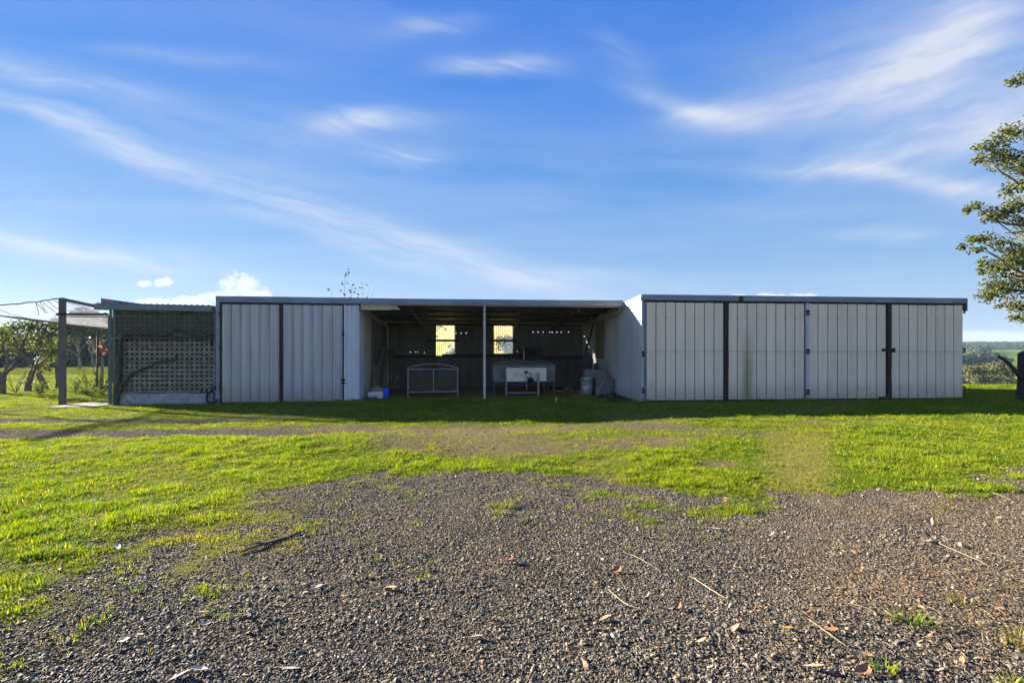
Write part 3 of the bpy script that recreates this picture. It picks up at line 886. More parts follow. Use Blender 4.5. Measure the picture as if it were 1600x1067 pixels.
def build_right_shed():
    s = thing('machinery_shed', (XC1, YR, 0), 'pale metal shed with four closed cladded doors standing right of the open bays', 'shed')
    zb, zt = .05, 3.20
    # left-hand side wall, of upright sheets; its front end catches the sun
    n = 10
    for k in range(n):
        y0 = YR + .03 + k * (YBK - YR - .03) / n; y1 = YR + .03 + (k + 1) * (YBK - YR - .03) / n
        prof = []
        m = 10
        for i in range(m * 4 + 1):
            u = y0 + (y1 - y0 + .02) * i / (m * 4)
            prof.append((u, .009 * math.sin(2 * math.pi * i / 4)))
        off = .004 * (k % 2)
        top = lambda y: (roof_z(y, YM) + .0 if y > YM + .02 else roof_z(y, YR) - .02)
        mb = MB().strip(prof, lambda p, t: (XC1 - p[1] - off, p[0], -.1 if t == 0 else top(p[0])))
        part('wall_sheet', mb, M['side_iron'], s)
    # verge flashing over the side wall
    mb = MB().prism([(XC1 - .05, YR - .04, HT - .17), (XC1 - .05, YR - .04, HT + .005), (XC1 - .05, YBK, roof_z(YBK, YR) + .035), (XC1 - .05, YBK, roof_z(YBK, YR) - .14)], (.035, 0, 0))
    part('verge', mb, M['side_iron'], s)
    # right end, rear wall, roof
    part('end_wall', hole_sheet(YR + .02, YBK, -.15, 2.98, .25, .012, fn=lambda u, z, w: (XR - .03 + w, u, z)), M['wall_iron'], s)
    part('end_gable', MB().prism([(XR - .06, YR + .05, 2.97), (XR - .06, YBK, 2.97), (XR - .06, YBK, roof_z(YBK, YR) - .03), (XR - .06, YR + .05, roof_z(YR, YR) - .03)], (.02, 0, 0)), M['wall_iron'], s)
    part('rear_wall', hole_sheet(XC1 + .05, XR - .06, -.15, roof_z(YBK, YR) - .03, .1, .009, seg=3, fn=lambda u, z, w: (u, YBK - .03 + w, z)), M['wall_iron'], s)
    r = MB()
    r.prism([(XC1 - .01, YR - .01, roof_z(YR, YR) - .03), (XC1 - .01, YBK + .2, roof_z(YBK + .2, YR) - .03), (XC1 - .01, YBK + .2, roof_z(YBK + .2, YR)), (XC1 - .01, YR - .01, roof_z(YR, YR))], (XR - XC1 + .02, 0, 0))
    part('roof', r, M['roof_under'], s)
    # fascia in three lengths with a rusty lap and a folded end cap
    cuts = [XC1 - .012, along(1157, YR), along(1318, YR), XR + .03]
    for k in range(3):
        a, b = cuts[k], cuts[k + 1]
        dy = .004 * k
        mb = MB().prism([(a + .004, YR - .07 - dy, HT - .165), (a + .004, YR - .075 - dy, HT + .012), (a + .004, YR - .02, HT + .012), (a + .004, YR - .02, HT + .002), (a + .004, YR - .062 - dy, HT + .002), (a + .004, YR - .058 - dy, HT - .155), (a + .004, YR - .02, HT - .165)], (b - a - .008, 0, 0))
        part('fascia', mb, M['fascia'], s)
    part('fascia_joint', MB().box((cuts[1] - .09, YR - .088, HT - .17), (cuts[1] + .05, YR - .079, HT - .004)), M['rust'], s, label='rusty brown lap plate on the fascia')
    part('end_cap', MB().box((XR + .031, YR - .08, HT - .42), (XR + .06, YR + .12, HT + .016)), M['fascia'], s)
    part('head_beam', MB().box((XC1 + .02, YR - .035, zt + .004), (XR, YR + .05, HT - .17)), M['dark_timber'], s)
    # sill: a low slab under the doors
    part('slab', MB().box((XC1 + .1, YR - .06, -.2), (XR + .12, YBK - .1, zb - .012)), M['rubble'], s)
    xs = [XC1 + .16, along(1130.6, YR), along(1137, YR), along(1256.5, YR), along(1262.5, YR), along(1384, YR), along(1390.6, YR), XR - .05]
    labs = ['pale door leaf at the left end of the right shed', 'pale door leaf with a green stain running down it', 'pale door leaf with the bolt at its right edge', 'pale door leaf at the right end of the shed']
    doors = []
    for k in range(4):
        doors.append(make_door(s, xs[2 * k], xs[2 * k + 1], zb, zt, YR + .0, 'groove', 8, M['door_pale'] if k != 1 else M['door_stain'], labs[k]))
    # jambs
    part('corner_post', MB().box((XC1 + .055, YR - .045, -.1), (XC1 + .15, YR + .05, zt)), M['backing'], s)
    part('corner_trim', MB().box((XC1 - .015, YR - .055, -.1), (XC1 + .05, YR + .0, zt + .05)), M['side_iron'], s)
    for a, b, m_ in ((xs[1] + .006, xs[2] - .006, 'dark_timber'), (xs[5] + .006, xs[6] - .006, 'dark_timber'), (xs[3] + .01, xs[4] - .01, 'door_grey')):
        mb = MB()
        for i in range(6):      # uneven, weathered edge
            z0 = zb - .03 + i * (zt - zb + .05) / 6; z1 = zb - .03 + (i + 1) * (zt - zb + .05) / 6
            mb.box((a + random.uniform(-.004, .004), YR - .075, z0), (b + random.uniform(-.008, .008), YR + .03, z1 - .0005))
        part('gap_strip', mb, M[m_], s)
    for py in (489, 549, 612):
        zz = on(1259.5, py, YR).z
        hinge(doors[2], (xs[3] + xs[4]) / 2, YR - .075, zz, .13, .16)
    for py in (553, 610):
        hinge(doors[0], XC1 + .035, YR - .056, on(1000, py, YR).z, .08, .18)
    for py in (486, 548, 607):
        hinge(doors[3], XR - .01, YR - .01, on(1504, py, YR).z, .06, .16)
    # bolt and its staple
    z = on(1384, 546, YR).z
    mb = MB().tube([(xs[5] - .16, YR - .10, z), (xs[6] + .06, YR - .10, z - .02)], .018, 8).box((xs[5] - .17, YR - .12, z - .06), (xs[5] - .12, YR - .033, z + .03)).box((xs[6] + .04, YR - .12, z - .10), (xs[6] + .09, YR - .033, z + .05))
    part('bolt', mb, M['dark_timber'], s)
    part('foot_bracket', MB().box((xs[5] - .28, YR - .09, zb - .02), (xs[5] + .005, YR - .045, zb + .06)), M['dark_timber'], s)
    return s

M['door_stain'] = pmat('stained_pale_cladding', (.80, .66, .52), (.88, .745, .605), 1.6, (5, 1, .22), .55, 0, .08, 30, ((.44, .36, .27), -.1, .85), rand=.035, streak=(along(1167, YR), .26, 2.7, (.34, .30, .15)),
                       spots=((.50, .41, .31), 2.6, .62, (3.2, 1, .5)))

def build_left_shed():
    s = thing('open_fronted_shed', (XL, YM, -.1), 'long low metal shed with two closed doors and two dark open bays', 'shed')
    zt = 3.20
    zb = -.06
    # fascia lengths
    cuts = [XL - .02, along(412, YM), along(546, YM), along(622, YM), along(748, YM), along(875, YM), XC1 - .062]
    for k in range(6):
        a, b = cuts[k], cuts[k + 1]
        sag = (0, .0, -.012, -.02, -.016, -.01, 0)
        za, zc = sag[k], sag[k + 1]
        mb = MB()
        prof = [(-.07, -.185), (-.075, .012), (-.02, .012), (-.02, .002), (-.062, .002), (-.058, -.175), (-.02, -.185)]
        v = [(a + .004, YM + p[0] - .003 * (k % 2), HT + p[1] + za) for p in prof] + [(b - .004, YM + p[0] - .003 * (k % 2), HT + p[1] + zc) for p in prof]
        n = len(prof)
        mb.add(v, [tuple(reversed(range(n))), tuple(range(n, 2 * n))] + [(i, (i + 1) % n, (i + 1) % n + n, i + n) for i in range(n)])
        part('fascia', mb, M['fascia'] if k < 5 else M['fascia_pale'], s)
    # roof sheet, rafters, purlins
    yf, yb = YM + .0, YBK + .25
    prof = []
    x = XL
    nn = int((XC1 + .04 - XL) / .19)
    for i in range(nn + 1):
        x = XL + (XC1 + .04 - XL) * i / nn
        prof.append((x, .014 * (1 if i % 2 else -1)))
    mb = MB().strip(prof, lambda p, t: (p[0], yf if t == 0 else yb, (HT - .035 if t == 0 else roof_z(yb, YM) - .02) + p[1]))
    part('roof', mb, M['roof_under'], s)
    for y in (17.1, 18.6, 20.1, 21.6, 22.75):
        zz = roof_z(y, YM) - .075
        part('purlin', MB().box((XC0 + .03, y - .03, zz - .10), (XC1 - .07, y + .03, zz)), M['dark_brown_timber'], s)
    for x in (-2.0, .6, 2.2, 4.0):
        part('rafter', MB().bar((x, YM + .35, HT - .30), (x, YBK - .05, roof_z(YBK, YM) - .29), .06, .16), M['dark_brown_timber'], s)
    # pale header under the fascia, its right end broken off
    z1 = HT - .19
    hx0, hx1 = XC0 + .1, along(626, YM + .1)
    mb = MB().prism([(hx0, YM + .06, z1), (hx0, YM + .06, z1 - .20), (hx1 - .38, YM + .06, z1 - .20), (hx1 - .30, YM + .06, z1 - .17), (hx1, YM + .06, z1 - .19), (hx1 - .17, YM + .06, z1 - .02), (hx1 - .2, YM + .06, z1)], (0, .05, 0))
    part('header_board', mb, M['pale_board'], s, label='pale header board with a broken right end')
    part('edge_strip', MB().box((hx1 - .2, YM + .05, HT - .225), (XC1 - .07, YM + .08, HT - .19)), M['pale_board'], s)
    # sloping wall plates against both side walls
    for x, lab in ((XC0 + .02, None), (XC1 - .075, None)):
        part('wall_plate', MB().bar((x, YM + .2, HT - .33), (x, YBK - .05, roof_z(YBK, YM) - .20), .045, .20), M['pale_board'], s)
    # front pole
    px = along(757, YM + .05)
    mb = MB().tube([(px, YM + .02, -.2), (px, YM + .02, 1.6), (px, YM + .02, 2.95)], .045, 12).tube([(px, YM + .02, 2.95), (px, YM + .02, HT - .19)], .034, 12).box((px - .03, YM - .04, 2.90), (px + .03, YM + .08, 2.96))
    part('pole', mb, M['steel_pole'], s)
    # doors
    xs = [along(348, YM), along(437.2, YM), along(443.5, YM), along(535.5, YM)]
    d1 = make_door(s, xs[0], xs[1], zb, zt - .02, YM + .0, 'rib', 6, M['door_grey'], None)
    d2 = make_door(s, xs[2], xs[3], zb, zt - .02, YM + .0, 'rib', 6, M['door_grey'], None)
    d1['label'] = 'grey ribbed door leaf beside the corner post'; d2['label'] = 'grey ribbed door leaf nearest the open bays'
    mb = MB()
    for i in range(12):
        z0 = zb + i * (zt - zb) / 12; z1_ = zb + (i + 1) * (zt - zb) / 12
        mb.box((xs[1] + .004 + random.uniform(-.006, .006), YM - .03, z0), (xs[2] - .004 + random.uniform(-.008, .008), YM + .03, z1_ - .0005))
    part('gap_strip', mb, M['dark_timber'], s)  # dark strip stands in for the black shaded gap between the leaves
    part('corner_post', MB().box((XL - .02, YM - .06, -.25), (along(344.4, YM), YM + .05, HT - .19)), M['fascia'], s)
    part('jamb', MB().box((along(344.8, YM), YM - .04, -.2), (xs[0] - .008, YM + .04, zt)), M['rust'], s)
    for zz in (.45, 1.75, 2.85):
        hinge(d1, (along(344.4, YM) + xs[0]) / 2, YM - .062, zz, .10, .14)
    hinge(d2, xs[3] + .03, YM - .045, .62, .13, .16)
    hinge(d2, xs[3] + .02, YM - .045, 2.2, .08, .12)
    part('head_beam', MB().box((XL + .14, YM - .02, zt - .015), (along(546, YM), YM + .05, HT - .19)), M['dark_timber'], s)
    # narrow corrugated corner sheet between the doors and the open bay
    a, b = along(537.5, YM), XC0 + .06
    prof = []
    for i in range(41):
        u = i / 40
        prof.append((a + (b - a) * u, .034 * math.sin(u * math.pi * 2 * 3.2)))
    part('corner_sheet', MB().strip(prof, lambda p, t: (p[0], YM - .02 - p[1], -.15 if t == 0 else 3.19)), M['panel_white'], s)
    # left wall of the open bays: pale board, a dark doorway, a pale board post, then old iron
    y0, y1, y2, y3 = YM + .01, 17.45, 17.95, 18.75
    part('wall_board', MB().box((XC0 + .04, y0, -.2), (XC0 + .08, y1, 2.98)), M['panel_white'], s)
    part('door_post', MB().box((XC0 - .02, y2, -.2), (XC0 + .07, y3, 3.06)), M['pale_board'], s)
    part('passage_lining', MB().box((XC0 - .6, y1, -.2), (XC0 - .56, y2, 3.1)), M['lattice_back'], s)
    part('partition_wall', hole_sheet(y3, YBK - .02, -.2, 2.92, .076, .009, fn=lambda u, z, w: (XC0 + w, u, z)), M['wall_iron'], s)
    # rear wall with two openings and nail holes
    W1 = (along(681.5, YBK), along(710.5, YBK), 1.44, 2.90)
    W2 = (along(771.5, YBK), along(801, YBK), 1.58, 2.90)
    holes = []
    for px, py in ((833, 519), (841, 519), (848.5, 519), (859, 519), (863, 519), (870, 519), (877, 519), (888, 519), (712.5, 520.5), (720.5, 520.5), (728.5, 520.5), (641, 550), (649, 550), (652.5, 550), (663, 551), (611.5, 590), (621, 590), (808, 549)):
        x = along(px, YBK); zz = EYE + (HZ - py) / FPX * (x * SN + YBK * CS)
        r = .024 if py < 525 else .017
        holes.append((x - r, x + r, round(zz - r, 3), round(zz + r, 3)))
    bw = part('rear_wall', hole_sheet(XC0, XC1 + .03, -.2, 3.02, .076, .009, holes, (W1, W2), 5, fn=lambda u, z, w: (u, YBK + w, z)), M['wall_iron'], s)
    for wd in (W1, W2):
        fs = hole_sheet(wd[0] - .03, wd[1] + .03, wd[2] - .04, wd[3] + .03, .095, .012, seg=6, fn=lambda u, z, w: (u, YBK + .035 + w, z))
        part('window', fs, M['fibreglass'], s)
    part('left_rear_wall', hole_sheet(XL, XC0 - .01, -.25, roof_z(YBK, YM) - .04, .1, .009, seg=3, fn=lambda u, z, w: (u, YBK + w, z)), M['wall_iron'], s)
    part('left_end_wall', hole_sheet(YM + .06, YBK, -.25, 3.02, .1, .009, seg=3, fn=lambda u, z, w: (XL + .02 + w, u, z)), M['wall_iron'], s)
    part('left_gable', MB().prism([(XL + .035, YM + .06, 3.0), (XL + .035, YBK, 3.0), (XL + .035, YBK, roof_z(YBK, YM) + .0), (XL + .035, YM + .06, HT - .04)], (.015, 0, 0)), M['wall_iron'], s)
    # girts along the rear wall; the upper ones cross the windows
    zg = on(700, 556.5, YBK - .1).z
    part('girt', MB().box((along(606, YBK), YBK - .10, zg - .05), (W1[1] - .62, YBK - .02, zg + .03)), M['dark_brown_timber'], s)
    part('girt', MB().box((W1[1] - .58, YBK - .10, zg - .06), (along(832, YBK), YBK - .02, zg + .10)), M['dark_brown_timber'], s)
    part('girt', MB().box((along(834, YBK), YBK - .10, zg - .12), (XC1 - .08, YBK - .02, zg + .02)), M['dark_brown_timber'], s)
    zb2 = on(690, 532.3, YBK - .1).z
    part('window_bar', MB().box((along(667, YBK), YBK - .09, zb2 - .04), (along(719, YBK), YBK - .02, zb2 + .06)), M['dark_brown_timber'], s)
    part('window_bar', MB().box((along(766, YBK), YBK - .09, zb2 - .04), (along(806, YBK), YBK - .02, zb2 + .06)), M['dark_brown_timber'], s)
    part('shelf', MB().box((XC0 + .02, 20.9, 1.50), (along(625, 22.6), YBK - .11, 1.56)).box((XC0 + .02, 20.9, 1.56), (along(625, 22.6), 20.94, 1.70)), M['dark_brown_timber'], s)
    # dark board on the right-hand wall
    y0, y1 = 19.15, 20.35
    part('wall_board', MB().box((XC1 - .075, y0, on(944, 560, 19.7).z), (XC1 - .045, y1, 2.9)), M['board_brown'], s, label='tall brown board fixed to the right-hand wall')
    return s
M['fascia_pale'] = pmat('weathered_pale_fascia', (.28, .29, .31), (.36, .37, .38), 2.0, (.6, 1, 2), .5, .2)
M['board_brown'] = pmat('faded_brown_board', (.19, .155, .10), (.25, .21, .14), 3, rough=.85)
random.seed(4)
build_left_shed()
build_right_shed()

# ------------------------------------------------------------------ things inside the open bays
def floor_at(px, py, guess=-.03):
    z = guess
    for _ in range(4):
        p = gp(px, py, z); z = hz(p.x, p.y)
    return Vector((p.x, p.y, z))

def build_bed_frame():
    Y = 17.6
    xa, xb = along(637.5, Y), along(715, Y)
    z0 = hz((xa + xb) / 2, Y)
    t = thing('metal_gate_frame', ((xa + xb) / 2, Y, z0), 'grey tubular frame with arched top and two mesh panels, standing in the open bay', 'metal frame')
    zt = on(676, 577, Y).z; zc = on(676, 568.5, Y).z; zl = on(676, 612.5, Y).z
    for x in (xa, xb):
        part('leg', MB().tube([(x, Y, z0 - .05), (x, Y, zt + .04)], .028, 8), M['steel_tube'], t)
    part('top_rail', MB().tube([(xa + .03, Y, zt), (xb - .03, Y, zt)], .026, 8), M['steel_tube'], t)
    n = 12
    arc = [(xa + (xb - xa) * i / n, Y, zt + .035 + (zc - zt - .035) * math.sin(math.pi * i / n) ** .8) for i in range(n + 1)]
    part('arched_rail', MB().tube(arc, .026, 8), M['steel_tube'], t)
    part('bottom_rail', MB().tube([(xa + .03, Y, zl), (xb - .03, Y, zl + .01)], .024, 8).box((xb - .22, Y - .03, zl - .01), (xb - .05, Y + .0, zl + .05)), M['steel_tube'], t)
    xm = (xa + xb) / 2 + .02
    part('stile', MB().tube([(xm, Y, zl + .026), (xm, Y, zt - .028)], .022, 8), M['steel_tube'], t)
    for a, b in ((xa + .03, xm - .025), (xm + .025, xb - .03)):
        mb = MB()
        for i in range(1, 18):
            x = a + (b - a) * i / 18
            mb.bar((x, Y, zl + .03), (x, Y, zt - .03), .005, .005)
        for i in range(1, 16):
            z = zl + (zt - zl) * i / 16
            mb.bar((a, Y + .006, z), (b, Y + .006, z), .005, .005)
        part('wire_mesh', mb, M['mesh_wire'], t, kind='stuff')

def build_trailer():
    # low covered trailer body with a hipped lid
    Y0, Y1 = 18.4, 19.7
    x0, x1 = along(770.5, Y0), along(867.5, Y0)
    zc = (x0 + x1) / 2
    g = hz(zc, 19)
    t = thing('covered_trailer', (zc, 19.0, g), 'dark grey box trailer with a hipped lid behind the toolbox', 'trailer')
    za, zb_, zt = on(820, 597, Y0).z, on(820, 572, Y0).z, on(820, 562.8, 19.4).z
    part('body', MB().box((x0, Y0, za), (x1, Y1, zb_ - .02)), M['trailer'], t)
    tx0, tx1 = along(784, 19.2), along(855, 19.2)
    mb = MB()
    v = [(x0 - .03, Y0 - .03, zb_ - .01), (x1 + .03, Y0 - .03, zb_ - .01), (x1 + .03, Y1 + .03, zb_ - .01), (x0 - .03, Y1 + .03, zb_ - .01), (x0 - .03, Y0 - .03, zb_ + .03), (x1 + .03, Y0 - .03, zb_ + .03), (x1 + .03, Y1 + .03, zb_ + .03), (x0 - .03, Y1 + .03, zb_ + .03),
         (tx0, Y0 + .8, zt), (tx1, Y0 + .8, zt), (tx1, Y1 - .25, zt), (tx0, Y1 - .25, zt)]
    mb.add(v, [(3, 2, 1, 0), (0, 1, 5, 4), (1, 2, 6, 5), (2, 3, 7, 6), (3, 0, 4, 7), (4, 5, 9, 8), (5, 6, 10, 9), (6, 7, 11, 10), (7, 4, 8, 11), (8, 9, 10, 11)])
    part('lid', mb, M['trailer'], t)
    for x in (x0 + .05, x1 - .05):
        for y in (Y0 + .04, Y1 - .04):
            part('leg', MB().box((x - .03, y - .03, g - .06), (x + .03, y + .03, za)), M['dark_steel'], t)
    # aluminium toolbox on its stand
    Y = 17.85
    a, b = along(791.3, Y), along(853.3, Y)
    za, zb2 = on(822, 595.7, Y).z, on(822, 575, Y).z
    xl, xp = along(791.5, Y - .1), along(841.2, 17.6)
    s = thing('tool_stand', ((a + b) / 2, Y, hz((a + b) / 2, Y)), 'grey steel stand under the silver toolbox with a hand winch on its front rail', 'stand')
    gz = hz(xl, Y) - .05
    part('leg', MB().box((xl - .025, Y - .02, gz), (xl + .025, Y + .03, za - .005)), M['steel_tube'], s)
    part('leg', MB().box((b - .05, Y + .35, gz), (b, Y + .4, za - .005)), M['dark_steel'], s)
    part('leg', MB().box((xl - .025, Y + .35, gz), (xl + .025, Y + .4, za - .005)), M['dark_steel'], s)
    part('top_frame', MB().box((a, Y - .02, za - .055), (b, Y + .42, za - .006)), M['dark_steel'], s)
    zl = on(820, 613.5, Y).z
    part('lower_rail', MB().box((xl + .026, Y - .015, zl - .02), (xp - .04, Y + .02, zl + .02)), M['steel_tube'], s)
    ztop = on(841, 584, 17.6).z
    part('front_post', MB().tube([(xp, 17.6, hz(xp, 17.6) - .05), (xp, 17.6, ztop)], .042, 10).tube([(xp, 17.6, ztop), (xp + .03, 17.6, ztop + .09)], .016, 6).box((xp - .04, 17.62, za - .05), (xp + .04, Y - .02, za - .006)), M['steel_tube'], s)
    wx, wz = along(829, 17.62), on(829, 592.5, 17.62).z
    mb = MB().tube([(wx - .10, 17.62, wz), (wx + .10, 17.62, wz)], [.07, .07], 12).tube([(wx - .1, 17.62, wz), (wx - .17, 17.60, wz + .11), (wx - .2, 17.6, wz + .26)], .014, 6)
    ring = [(wx + .0 + .055 * math.cos(q * math.pi / 6), 17.6, wz + .17 + .07 * math.sin(q * math.pi / 6)) for q in range(13)]
    mb.tube(ring, .012, 6).tube([(wx, 17.6, wz), (wx, 17.6, wz + .11)], .02, 6)
    chain = [(wx + .10, 17.61, wz - .02), (wx + .17, 17.61, wz - .10), (wx + .26, 17.61, wz - .07), (xp - .04, 17.61, wz + .02)]
    mb.tube(chain, .014, 6).box((wx - .12, 17.64, wz - .10), (wx + .12, Y - .02, wz - .072))
    part('winch', mb, M['black'], s)
    part('winch_handle', MB().tube([(wx - .15, 17.6, wz - .02), (wx - .15, 17.6, wz - .34)], .018, 8).tube([(wx - .15, 17.6, wz - .34), (wx - .15, 17.6, wz - .40)], .026, 8), M['steel_tube'], s)
    k = thing('toolbox', ((a + b) / 2, Y, za), 'silver aluminium toolbox with a black latch on the steel stand', 'toolbox')
    part('body', MB().box((a, Y - .04, za), (b, Y + .44, zb2 - .055)), M['tool_box'], k)
    part('lid', MB().box((a - .012, Y - .055, zb2 - .053), (b + .012, Y + .455, zb2)), M['tool_box'], k)
    lx = along(822, Y)
    part('latch', MB().box((lx - .075, Y - .056, za + .30), (lx + .075, Y - .041, za + .38)).box((lx - .04, Y - .07, za + .32), (lx + .04, Y - .057, za + .36)), M['black'], k)
    tr = MB()
    for i in range(5):      # tread pattern strokes
        for sx in (-1, 1):
            x = lx + sx * (.36 + i * .035); 
            tr.bar((x, Y - .046, za + .12 + i * .02), (x + .09 * sx * -1, Y - .046, za + .30 + i * .015), .008, .008)
    part('tread_strokes', tr, M['steel_tube'], k, kind='stuff')
    # a small white peg in the grass in front
    p = floor_at(868.5, 628)
    single('marker_peg', MB().tube([p + Vector((0, 0, -.05)), p + Vector((.01, 0, .10))], .016, 6).box((p.x - .02, p.y - .02, p.z + .10), (p.x + .04, p.y + .02, p.z + .14)), M['white_paint'], p, 'small white peg in the shaded grass in front of the toolbox', 'peg')

def build_left_corner():
    # low white box with a notched front, its brown load, the blue drum and leaning boards
    Y = 17.35
    x0, x1 = along(575, Y), along(598, Y)
    z0 = hz(x0, Y) - .03
    zt = on(586, 612, Y).z
    xm = (x0 + x1) / 2
    b = thing('white_crate', (xm, Y + .2, z0), 'low dirty white crate with an arched notch at its foot', 'crate')
    mb = MB().prism([(x0, Y, z0), (x0, Y, zt), (x1, Y, zt), (x1, Y, z0), (x1 - .12, Y, z0), (xm + .05, Y, z0 + .12), (xm - .05, Y, z0 + .12), (x0 + .12, Y, z0)], (0, .03, 0))
    part('front', mb, M['white_paint'], b)
    part('side', MB().box((x0, Y + .031, z0), (x0 + .03, Y + .45, zt)), M['white_paint'], b)
    part('side', MB().box((x1 - .03, Y + .031, z0), (x1, Y + .45, zt)), M['white_paint'], b)
    part('base', MB().box((x0 + .031, Y + .031, z0 + .04), (x1 - .031, Y + .42, z0 + .08)), M['white_paint'], b)
    part('back', MB().box((x0 + .031, Y + .421, z0), (x1 - .031, Y + .45, zt)), M['white_paint'], b)
    rr = random.Random(2)
    v, f = ico(2)
    w = [(xm + p.x * .27 * (1 + .25 * rr.uniform(-1, 1)), Y + .2 + p.y * .2, zt + .03 + p.z * .15 * (1 + .2 * rr.uniform(-1, 1))) for p in v]
    single('brown_sack', MB().add(w, f), M['cardboard'], (xm, Y + .2, zt), 'crumpled brown sack lying in the white crate', 'sack', smooth=True)
    bx = along(602.5, Y)
    bz = hz(bx, Y) - .02
    rb = .11
    d = thing('blue_drum', (bx, Y + .12, bz), 'small bright blue plastic drum beside the white crate', 'drum')
    H = on(602, 607.5, Y).z - bz
    part('shell', MB().lathe((bx, Y + .12, bz), [(0, 0), (rb * .96, 0), (rb, .02), (rb, H * .3), (rb * 1.04, H * .32), (rb, H * .34), (rb, H * .68), (rb * 1.04, H * .7), (rb, H * .72), (rb, H - .03), (rb * .9, H), (0, H)], 20), M['blue_plastic'], d, True)
    part('cap', MB().lathe((bx + .04, Y + .10, bz + H), [(.03, 0), (.03, .025), (0, .025)], 10), M['blue_plastic'], d)
    # boards leaning on the partition
    specs = [(583, 607, 600, 541, 18.4, 20.5, .15, .045, 'longest dark board leaning in the left corner of the open bay'),
             (599, 607, 605, 543, 18.9, 20.9, .11, .05, 'second long dark board, the rightmost leaning in the left corner'),
             (588, 603, 583, 566, 18.2, 19.1, .16, .03, 'short pale brown board leaning behind the brown sack'),
             (592, 604, 589, 572, 18.5, 19.3, .10, .03, 'narrow short board leaning between the longer boards')]
    for (pxa, pya, pxb, pyb, ya, yb, w, h, lab) in specs:
        a = on(pxa, pya, ya); b_ = on(pxb, pyb, yb)
        a.z = hz(a.x, a.y) + .02
        single('timber_board', MB().bar(a, b_, w, h, (0, -1, .2)), M['old_timber'], a, lab, 'board', 'boards leaning in the left corner of the open bay')
    # heap of soil by the post
    p = floor_at(578, 625)
    g = 13
    mb = MB(); v = []; f = []
    for i in range(g):
        for j in range(g):
            u, w = i / (g - 1) * 2 - 1, j / (g - 1) * 2 - 1
            e = math.exp(-(u * u + w * w) * 2.4)
            v.append((p.x + u * .55, p.y + w * .35, p.z - .05 + e * .17 * (1 + .3 * (rr.random() - .5))))
    f = [(i * g + j, (i + 1) * g + j, (i + 1) * g + j + 1, i * g + j + 1) for i in range(g - 1) for j in range(g - 1)]
    single('soil_heap', mb.add(v, f), M['rubble'], p, 'small dark heap of soil beside the pale door post', 'soil heap', smooth=True)

